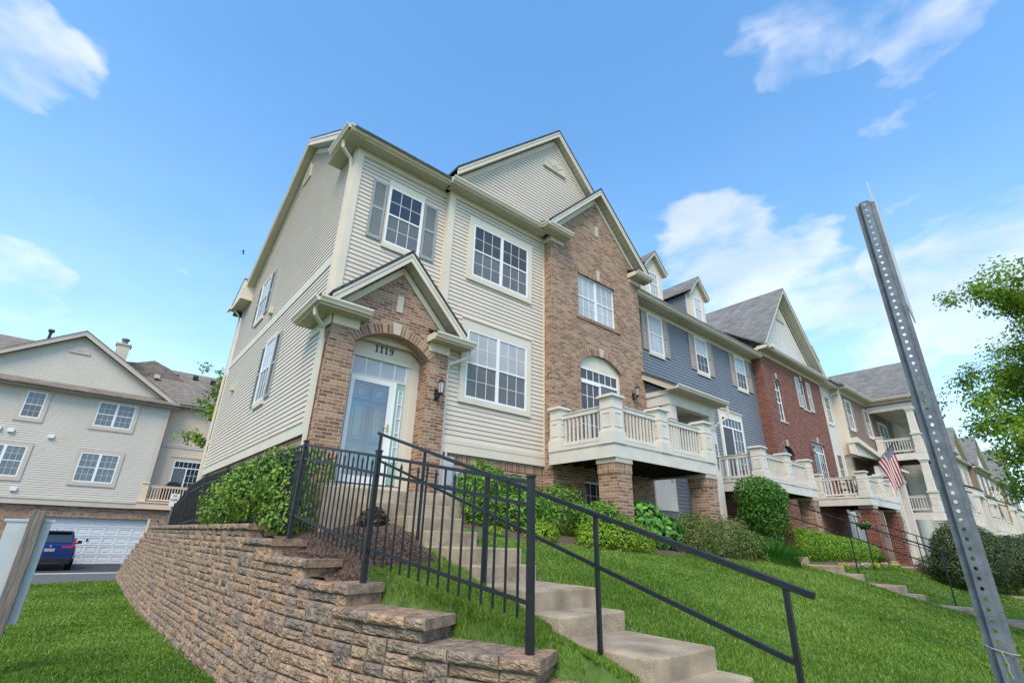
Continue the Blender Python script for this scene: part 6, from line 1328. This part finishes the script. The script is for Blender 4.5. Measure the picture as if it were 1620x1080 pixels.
# ------------------------------------------------------------------ steel post and wooden sign post
def u_post():
    U = empty('steel_post', (2.02, .31, -1.62), 'tall grey punched steel post standing on the lawn at the right', 'sign post')
    # local frame: a = across the face seen by the viewer, n = away from viewer
    c = Vector((1.975, .31, 0)); n = Vector((.985, .155, 0)).normalized(); a = Vector((n.y, -n.x, 0)); z0, z1 = -1.62, 1.222
    hw, t, r, sp = .0125, .003, .0048, .0254*1.0
    mb = MB(); Pt = lambda u, d, z: tuple(c+a*u+n*d+Vector((0, 0, z)))
    rows = int((z1-z0)/.0254); sp = (z1-z0)/rows; K = 16
    for front in (0, t):
        for k in range(rows):
            zc = z0+(k+.5)*sp; ring = []; out = []
            for j in range(K):
                th = 2*math.pi*j/K; ring.append((r*math.cos(th), zc+r*1.15*math.sin(th)))
                cx, cz = math.cos(th), math.sin(th); s = 1/max(abs(cx), abs(cz)); out.append((hw*cx*s*1.0, zc+sp/2*cz*s))
            for j in range(K):
                jj = (j+1) % K; q = [Pt(*(ring[j][0], front, ring[j][1])), Pt(ring[jj][0], front, ring[jj][1]), Pt(out[jj][0], front, out[jj][1]), Pt(out[j][0], front, out[j][1])]; mb.face(q)
                if front == 0: mb.face([Pt(ring[j][0], 0, ring[j][1]), Pt(ring[jj][0], 0, ring[jj][1]), Pt(ring[jj][0], t, ring[jj][1]), Pt(ring[j][0], t, ring[j][1])])
    # flanges: slanted webs and outer lips
    for s in (-1, 1):
        pr = [(s*hw, 0), (s*(hw+.007), .020), (s*(hw+.018), .020), (s*(hw+.018), .023), (s*(hw+.005), .023), (s*hw, t)]
        k = len(mb.v); mb.v += [Pt(u, d, z0) for u, d in pr]+[Pt(u, d, z1+.0) for u, d in pr]
        for i in range(6): j = (i+1) % 6; mb.f.append([k+i, k+j, k+6+j, k+6+i]); mb.uv.append(None)
        mb.f.append([k+6+i for i in range(6)]); mb.uv.append(None)
    mb.build('channel', 'galvanised', U)
    # a sign plate seen almost edge on behind the post
    e = Vector((.995, .100, 0)).normalized(); o = c+a*.027+n*.024; q = MB(); th = Vector((-e.y, e.x, 0))*.0015; pts = []
    for (s, z) in ((0, .84), (.0, 1.305), (.01, 1.32), (.29, 1.32), (.30, 1.29), (.30, .84), (.28, .81), (.02, .81)): pts.append((s, z))
    k = len(q.v); m_ = len(pts); q.v += [tuple(o+e*s+th+Vector((0, 0, z))) for s, z in pts]+[tuple(o+e*s-th+Vector((0, 0, z))) for s, z in pts]
    q.f.append([k+i for i in range(m_)]); q.uv.append(None); q.f.append([k+m_+i for i in reversed(range(m_))]); q.uv.append(None)
    for i in range(m_): j = (i+1) % m_; q.f.append([k+i, k+j, k+m_+j, k+m_+i]); q.uv.append(None)
    q.build('sign_plate', 'sign_back', U)
    q = MB(); z = -.245
    q.tube([tuple(c+a*u+n*d+Vector((0, 0, z-.01*u/.04))) for u, d in ((-.036, .03), (-.018, -.003), (0, -.004), (.018, -.003), (.036, .03))], .0014, 5); q.tube([tuple(c+a*u+n*d+Vector((0, 0, z+dz))) for u, d, dz in ((.0, -.005, 0), (.006, -.008, -.03), (.004, -.008, -.045), (.008, -.006, -.06))], .0012, 5); q.build('twine', 'rope', U)
u_post()
def wood_post():
    W = empty('wooden_sign', (-.41, 9.6, -1.66), 'weathered wooden post carrying a pale board seen from behind, at the left edge', 'sign')
    x, y = -.40, 9.0; m = MB(); m.box(x-.07, x+.07, y-.05, y+.05, -1.8, .205); m.build('post', 'old_wood', W, bevel=.004)
    m = MB(); m.box(x-.27, x+.155, y+.055, y+.10, -1.10, .06); m.box(x-.30, x+.185, y+.045, y+.115, .06, .095); m.build('board', 'sign_back', W, bevel=.004)
wood_post()

# ------------------------------------------------------------------ flag on the balcony
def flag():
    F = empty('flag', (25.0, 6.4, 3.0), 'red, white and blue striped flag hanging from a slanted pole on the balcony', 'flag')
    b0 = Vector((25.15, 6.6, 2.85)); b1 = Vector((25.0, 5.35, 4.05)); m = MB(); m.tube([b0, b1], .014, 6); m.sphere(tuple(b1), .03, 8); m.build('pole', 'black_metal', F)
    # cloth hangs from the upper part of the pole; u runs along the fly, v along the hoist
    nu, nv = 28, 16; V = []; UV = []; d = (b1-b0).normalized()
    for j in range(nv+1):
        for i in range(nu+1):
            u, v = i/nu, j/nv; h = b1-d*(.08+.95*(1-v)); drop = Vector((.20, -.02, -1.35*u)); sway = Vector((.05*math.sin(u*7+v*4)*u, .05*math.sin(u*5+v*6+1)*u, 0))
            pull = Vector((0, (1-v)*-.35*u-.0, -(1-v)*.02))      # folds gather towards the lower corner
            V.append(h+drop*(.3+.7*u)+sway+pull*.9); UV.append((u, v))
    mb = MB()
    for j in range(nv):
        for i in range(nu):
            a = j*(nu+1)+i; ids = (a, a+1, a+nu+2, a+nu+1); mb.face([V[k] for k in ids], [UV[k] for k in ids])
    mb.build('cloth', 'flag_cloth', F)
flag()
def patio_chair(x, y, z, rot, label):
    C = empty('patio_chair', (x, y, z), label, 'chair'); c, s_ = math.cos(rot), math.sin(rot)
    def T(a, b, h): return (x+a*c-b*s_, y+a*s_+b*c, z+h)
    m = MB(); 
    for i in range(6): m.bar(T(-.25, -.22+i*.088, .42), T(.25, -.22+i*.088, .42), .07, .02)
    m.bar(T(-.26, -.25, .41), T(-.26, .25, .41), .03); m.bar(T(.26, -.25, .41), T(.26, .25, .41), .03); m.build('seat', 'chair_dark', C)
    m = MB()
    for i in range(6): m.bar(T(-.2+i*.08, .24, .44), T(-.2+i*.08, .36, 1.0), .045, .02)
    m.bar(T(-.26, .36, 1.0), T(.26, .36, 1.0), .05); m.build('backrest', 'chair_dark', C)
    for a in (-.25, .25):
        m = MB(); m.bar(T(a, -.24, .66), T(a, .30, .66), .05, .025); m.bar(T(a, -.24, .42), T(a, -.24, .66), .03); m.build('armrest', 'chair_dark', C)
        for b in (-.24, .24): m = MB(); m.bar(T(a, b, 0), T(a, b, .42), .035); m.build('leg', 'chair_dark', C)
patio_chair(26.0, 7.7, 1.99, .4, 'dark slatted chair on the balcony in front of the red brick house')
patio_chair(27.2, 7.6, 1.99, -.5, 'dark slatted chair at the right end of the flag balcony')
patio_chair(36.8, 7.3, 5.05, .3, 'dark slatted chair on the upper corner porch')
def bird():
    c = Vector((4.7, 40.8, 21.4)); m = MB(); m.tube([tuple(c+Vector((-.35, 0, .12))), tuple(c+Vector((-.1, 0, .02))), tuple(c+Vector((.2, 0, -.08)))], .07, 6, r2=.03)
    m.face([tuple(c+Vector(v)) for v in ((-.12, 0, .05), (.1, 0, 0), (.25, -.1, .32), (-.05, -.2, .55))]); m.face([tuple(c+Vector(v)) for v in ((-.12, 0, 0), (.12, 0, -.05), (.38, .1, -.40), (.1, .2, -.5))])
    m.v = [tuple(c+(Vector(p)-c)*.38) for p in m.v]; tag(m.build('bird', 'bird_dark'), 'small dark bird gliding in the blue sky left of the gable', 'bird')
bird()

# ------------------------------------------------------------------ shrubs and trees
def shrub(name, label, blobs, n, size, mat, group=None, stems=True, cat='shrub', **kw):
    z0 = min(b[2]-b[5] for b in blobs); cx, cy = np.mean([b[0] for b in blobs]), np.mean([b[1] for b in blobs]); zg = h1(cx, cy)
    S = empty(name, (cx, cy, zg), label, cat, group)
    foliage('foliage', blobs, n, size, mat, S, zmin=lambda x, y: H(x, y)-.02, **kw)
    if stems:
        m = MB()
        for b in blobs:
            for k in range(3): a = random.uniform(0, 6.28); m.tube([(cx, cy, zg-.05), (b[0], b[1], h1(b[0], b[1])+.02), (b[0]+b[3]*.3*math.cos(a), b[1]+b[4]*.3*math.sin(a), b[2]), (b[0]+b[3]*.55*math.cos(a+.3), b[1]+b[4]*.55*math.sin(a+.3), b[2]+b[5]*.5)], .016, 5, r2=.006)
        m.build('stems', 'bark', S)
    return S
shrub('viburnum', 'tall arching bright green shrub with some orange tips behind the black fence', [(2.46, 7.95, .72, .40, .52, .62), (2.36, 8.7, .86, .38, .6, .52), (2.22, 9.7, .66, .42, .8, .52), (2.10, 11.0, .48, .38, .8, .50), (2.45, 8.2, .25, .40, .8, .35)], 9500, .075, 'leaf_viburnum', aspect=.6, rough=.45, shell=.45, jit=.5)
lsh = [(5.75, 7.75, .82, .55, .45, .55), (6.5, 7.65, .68, .60, .50, .50), (7.4, 7.4, .52, .70, .50, .52), (8.2, 6.95, .34, .60, .45, .46), (7.9, 6.55, .20, .6, .35, .42), (6.2, 7.1, .40, .65, .45, .45), (5.3, 7.35, .50, .42, .4, .48)]
shrub('laurel', 'long glossy green shrub mass filling the bed right of the door steps', lsh, 15000, .115, 'leaf_green', aspect=.30, rough=.35, shell=.5, jit=.6)
shrub('golden_shrub', 'small yellow green shrub at the foot of the glossy mass close to the steps', [(6.15, 6.55, .10, .34, .25, .24)], 2000, .055, 'leaf_lime', aspect=.5, rough=.3)
shrub('golden_shrub', 'larger yellow green shrub on the lawn edge left of the first brick pier', [(7.3, 6.3, .06, .50, .26, .28), (8.0, 6.22, .08, .55, .26, .32), (8.55, 6.25, .04, .42, .24, .28)], 5200, .055, 'leaf_lime', aspect=.5, rough=.3)
shrub('hydrangea', 'broad leaved light green plant between the two tan brick piers', [(9.35, 6.75, .36, .58, .42, .50), (9.95, 6.7, .22, .48, .35, .40)], 1500, .15, 'leaf_hydrangea', aspect=.72, rough=.3, shell=.5)
shrub('spirea', 'loose olive green shrub just right of the broad leaved plant', [(11.05, 6.5, .12, .75, .45, .52)], 5600, .06, 'leaf_spirea', aspect=.45, rough=.45, shell=.4, jit=.8)
shrub('spirea', 'loose olive green shrub in front of the second tan brick pier', [(12.45, 6.42, .08, .80, .42, .55), (13.3, 6.4, -.04, .6, .4, .42)], 7000, .06, 'leaf_spirea', aspect=.45, rough=.45, shell=.4, jit=.8)
shrub('round_shrub', 'tall rounded trimmed green shrub beneath the blue house balcony', [(14.85, 6.75, 1.40, .55, .55, .50), (15.75, 6.75, 1.34, .57, .55, .50), (15.3, 6.7, 1.42, .5, .5, .48), (14.95, 6.8, .85, .57, .5, .5), (15.75, 6.8, .80, .55, .5, .5), (15.4, 6.85, .3, .5, .4, .5)], 14000, .075, 'leaf_round', aspect=.6, rough=.16, shell=.62, jit=.55)
shrub('barberry', 'low reddish brown shrub between the grass clump and the clipped hedge', [(16.5, 7.0, .22, .65, .4, .55)], 3000, .06, 'leaf_red', aspect=.5, rough=.5, shell=.3, jit=.8)
hb = [(17.7+i*.66, 6.85, .06-.035*i, .56, .56, .52) for i in range(10)]
shrub('box_hedge', 'low clipped bright green hedge running past the red brick house', hb, 22000, .065, 'leaf_box', aspect=.6, rough=.06, shell=.86, cat='hedge')
shrub('yew', 'low dark green shrub left of the big dark shrubs', [(24.4, 4.9, -.55, .8, .6, .4)], 3000, .06, 'leaf_dark', rough=.3)
shrub('dark_shrub', 'large dark spreading shrub left of the punched steel post', [(23.2, 3.75, -.15, 1.35, .95, .95), (24.6, 3.9, .0, 1.2, 1.0, 1.0), (22.6, 3.9, -.55, 1.0, .8, .65), (25.3, 3.7, -.3, .7, .7, .8)], 24000, .085, 'leaf_dark', aspect=.5, rough=.34, shell=.62, group='big dark shrubs at the right')
shrub('dark_shrub', 'large dark spreading shrub right of the punched steel post', [(26.4, 3.2, -.3, 1.2, .9, .85), (28.0, 2.6, -.3, 1.4, .9, .95), (30.5, 2.2, -.3, 1.5, .9, .85)], 24000, .085, 'leaf_dark', aspect=.5, rough=.34, shell=.62, group='big dark shrubs at the right')
shrub('garden_shrub', 'dark leafy shrub in the shade under the blue house balcony', [(18.7, 8.1, .85, .8, .4, .5)], 1800, .07, 'leaf_green', rough=.4)
shrub('climber', 'green climbing plant on the right hand red brick pier', [(29.3, 6.9, .9, .35, .3, .75), (29.5, 7.0, .2, .3, .3, .6)], 1500, .07, 'leaf_round', rough=.4)
shrub('hedge_plant', 'dark low shrub beside the garage behind the wooden sign', [(-5.0, 33.5, -1.2, 1.0, .8, .6), (-6.5, 33.5, -1.2, 1.0, .8, .6)], 1500, .1, 'leaf_dark') if False else None
def tall_grass(x, y, n, L_, label, name='ornamental_grass', r=.35, mat='grass_tall'):
    zg = h1(x, y); S = []; V = []; Lp = []; sz = []; rv = []
    for i in range(n):
        a = random.uniform(0, 6.28); rr = r*math.sqrt(random.random()); bx_, by_ = x+rr*math.cos(a), y+rr*math.sin(a)*.7; l = L_*random.uniform(.6, 1.1); lean = .25+.75*rr/r; w = .008
        p = [Vector((bx_, by_, h1(bx_, by_)-.02))]; 
        for k in range(1, 5): t = k/4; p.append(p[0]+Vector((math.cos(a)*lean*l*t*t*.8, math.sin(a)*lean*l*t*t*.8, l*(t-.35*lean*t*t))))
        sd = Vector((-math.sin(a), math.cos(a), 0)); b = len(V)
        for k, q in enumerate(p): ww = w*(1-k/4.3); V += [tuple(q+sd*ww), tuple(q-sd*ww)]
        for k in range(4): Lp += [b+2*k, b+2*k+1, b+2*k+3, b+2*k+2]; sz.append(4)
        rv += [random.random()]*10
    o = np_mesh(name, np.array(V), np.array(Lp), np.array(sz), mat, None, np.array(rv), (x, y, zg)); tag(o, label, 'grass clump'); return o
tall_grass(14.3, 6.25, 1300, .75, 'arching dark green grass clump on the mulch left of the second stair', r=.8)
tall_grass(23.6, 6.4, 300, .5, 'small green grass clump beside the first red brick pier', r=.4)
def small_plants():
    k = 0
    for (x, y, m, lab) in ((17.6, 5.72, 0, 'yellow'), (18.4, 5.68, 1, 'pink'), (19.3, 5.66, 2, 'white'), (20.2, 5.62, 0, 'yellow'), (21.1, 5.6, 1, 'pale pink'), (22.0, 5.55, 0, 'golden')):
        zg = h1(x, y); S = empty('bedding_flower', (x, y, zg), '%s bedding flowers at the foot of the clipped hedge, %s from the left' % (lab, ['first', 'second', 'third', 'fourth', 'fifth', 'sixth'][k]), 'flowers', 'bedding flowers along the hedge')
        foliage('leaves', [(x, y, zg+.05, .3, .14, .08)], 260, .05, 'leaf_green', S); o = foliage('petals', [(x, y, zg+.14, .26, .12, .05)], 90, .055, 'petal_mix', S, aspect=.9, jit=.2, droop=0)
        at = o.data.attributes['rnd']; at.data.foreach_set('value', np.full(len(at.data), (.02, .68, .33)[m], dtype=np.float32)); k += 1
    S = empty('flower_basket', (19.9, 6.2, .75), 'pink and red flowers in a hanging basket by the third tan pier', 'flower basket')
    x, y, z = 19.7, 5.55, .72; m = MB(); m.tube([(x, y, h1(x, y)-.1), (x, y, z-.02)], .018, 6); m.build('stand', 'black_metal', S); m = MB(); m.tube([(x, y, z-.15), (x, y, z)], .12, 10, r2=.2); m.build('pot', 'black_metal', S)
    foliage('leaves', [(x, y, z+.02, .20, .18, .13)], 420, .06, 'leaf_hydrangea', S); foliage('petals', [(x, y, z+.14, .2, .12, .05)], 80, .05, 'petal_pink', S, aspect=.9, jit=.2, droop=0)
small_plants()
shrub('heuchera', 'small dark purple plant in the mulch behind the fence', [(3.15, 6.75, .22, .20, .18, .14)], 900, .06, 'leaf_red', aspect=.7, rough=.3, stems=False)
for (x, y, lab) in ((5.2, 6.6, 'tiny seedling plant on the mulch edge right of the steps'), (13.6, 6.15, 'pale small leafy plant at the lawn edge below the grass clump')):
    shrub('seedling', lab, [(x, y, h1(x, y)+.06, .16, .12, .1)], 160, .06, 'leaf_lime', stems=False, cat='plant')

def tree(name, x, y, zb, ht, cr, label, mat, nleaf, size, base=.35, seed=3, lean=(0, 0), group=None, trunk_r=.14):
    rd = random.Random(seed); T = empty(name, (x, y, zb), label, 'tree', group); m = MB(); tips = []
    top = Vector((x+lean[0], y+lean[1], zb+ht*.93)); b = Vector((x, y, zb-.1))
    pts = [b+(top-b)*t+Vector((rd.uniform(-.08, .08), rd.uniform(-.08, .08), 0))*(t > 0) for t in (0, .2, .4, .6, .8, 1)]; m.tube(pts, trunk_r, 10, r2=.02)
    for k in range(34):
        t = base+(.97-base)*(k+.5)/34; p = b+(top-b)*t; a = k*2.4+rd.uniform(-.4, .4); prof = math.sin(min(1, (1-t)/(1-base)*1.0+.18)*math.pi*.62)**.8; L_ = cr*prof*rd.uniform(.75, 1.15)
        up = rd.uniform(.45, 1.15); e = p+Vector((math.cos(a)*L_, math.sin(a)*L_, L_*up)); mid = p+(e-p)*.5+Vector((0, 0, L_*.06)); m.tube([p, mid, e], .035*(1.15-t)+.008, 5, r2=.006); 
        for q in range(7):
            s = rd.uniform(.35, 1.02); c = p+(e-p)*s; aa = a+rd.uniform(-1.3, 1.3); l2 = L_*rd.uniform(.12, .38); e2 = c+Vector((math.cos(aa)*l2, math.sin(aa)*l2, rd.uniform(-.1, .4)*l2)); m.tube([c, e2], .008, 4, r2=.003, cap=False); tips.append((e2, .20+.16*rd.random())); tips.append((c, .22))
    m.build('trunk', 'bark', T)
    C = np.array([tuple(t[0]) for t in tips]); Rr = np.array([t[1] for t in tips])*cr/2.2; idx = rng.integers(0, len(C), nleaf); d = rand_dirs(nleaf); P_ = C[idx]+d*(Rr[idx]*rng.power(1.5, nleaf)*np.array([1.15]))[:, None]*np.array([1, 1, .9]); nr = d*.6+np.array([0, 0, .7])
    V, Lp, S = leaf_arrays(P_, nr/np.linalg.norm(nr, axis=1)[:, None], size, .62, .35, .5); tone = rng.normal(.5, .2, len(C))[idx]+rng.normal(0, .14, nleaf)
    np_mesh('crown', V, Lp, S, mat, T, np.repeat(np.clip(tone, 0, 1), 5)); return T
tree('maple_tree', 14.2, -1.15, -2.7, 8.0, 2.65, 'leafy green maple at the right edge of the photo', 'leaf_maple', 105000, .078, base=.24, seed=5, trunk_r=.13)
tree('young_tree', 5.25, 24.6, -1.8, 8.6, 2.2, 'slim green tree glimpsed between the corner house and the building behind', 'leaf_maple', 11000, .16, base=.48, seed=9)

# ------------------------------------------------------------------ grass blades
def blades(name, n, region, hf, rmin, rmax, a0, a1, hh=.06, dens_w=.0032):
    u = rng.random(n); r = rmin*(rmax/rmin)**u; a = rng.uniform(a0, a1, n); x, y = r*np.sin(a), r*np.cos(a); k = region(x, y); x, y, r = x[k], y[k], r[k]; n = len(x)
    z = hf(x, y); h_ = hh*rng.uniform(.55, 1.25, n)*(1+.25*np.sin(x*2.1+y*1.3)*np.sin(y*2.7)); w = dens_w*np.maximum(1, r/3.2)*rng.uniform(.7, 1.2, n); th = rng.uniform(0, 2*np.pi, n); ln = h_*rng.uniform(.1, .75, n); la = rng.uniform(0, 2*np.pi, n)
    sx, sy = np.cos(th)*w, np.sin(th)*w; lx, ly = np.cos(la)*ln, np.sin(la)*ln
    B = np.stack([x, y, z-.008], 1); s = np.stack([sx, sy, 0*sx], 1); m1 = B+np.stack([lx*.35, ly*.35, h_*.6], 1); tp = B+np.stack([lx, ly, h_], 1)
    V = np.stack([B-s, B+s, m1+s*.8, m1-s*.8, tp], 1).reshape(-1, 3); i = np.arange(n)*5; Lp = np.concatenate([np.stack([i, i+1, i+2, i+3], 1), np.stack([i+3, i+2, i+4], 1)], 1).ravel(); S = np.tile([4, 3], n)
    patch = .5+.2*np.sin(x*.9+1.3*np.sin(y*.8))*np.cos(y*1.1+x*.3)+.12*np.sin(x*3.7+y*2.9)*np.sin(y*4.3-x*1.7); rv = np.clip(patch+rng.normal(0, .2, n), 0, 1)
    o = np_mesh(name, V, Lp, S, 'grass', None, np.repeat(rv, 5), (float(x.mean()), float(y.mean()), float(z.min()))); tag(o, kind='stuff'); return o
def reg_up(x, y):
    k = (y > 1.0) & (y < ybed(x)+.05) & (((y < 2.35) & (x > 3.30-(2.3-y)*.5)) | ((x-wall_x(y))*np.interp(y, [2.3, 3.5, 5, 6], [.72, .86, .94, 1]) > np.where(y > 2.3, np.interp(y, [2.3, 3.0, 3.8], [.14, .30, .42]), .3))) & (x < 70)
    st = ((x > 3.53) & (x < 4.43) & (y > .9)) | ((x > 15.97) & (x < 16.93) & (y > 1.9)) | ((x > 24.9) & (x < 25.9) & (y > 1.9))
    wallcap = (x < wall_x(y)+.5) & (y < 7)
    return k & ~st
blades('lawn_grass', 860000, reg_up, H, 1.7, 62, R(20), R(88.5), .045, .0025)
blades('lawn_grass', 220000, lambda x, y: (y > 1.2) & (y < ybed(x)) & (x < 3.52) & ((x-wall_x(y))*np.interp(y, [2.3, 3.5, 5, 6], [.72, .86, .94, 1]) > np.where(y > 2.3, .10, -.1)) & (H(x, y) > -2) & ~((x-wall_x(y))*np.interp(y, [2.3, 3.5, 5, 6], [.72, .86, .94, 1]) < np.where(y > 3.0, .43, .30)), H, 2.8, 6.2, R(18), R(62), .05, .0028)
def reg_low(x, y): return (x < wall_b(np.maximum(y, 2.3))-.01) & (y > 3) & (y < 23.4+.75*np.sin(x*.5+.9)+x*.25) & (x > -8)
blades('lower_lawn_grass', 380000, reg_low, low_h, 5.0, 26, R(-14), R(20), .048, .0030)
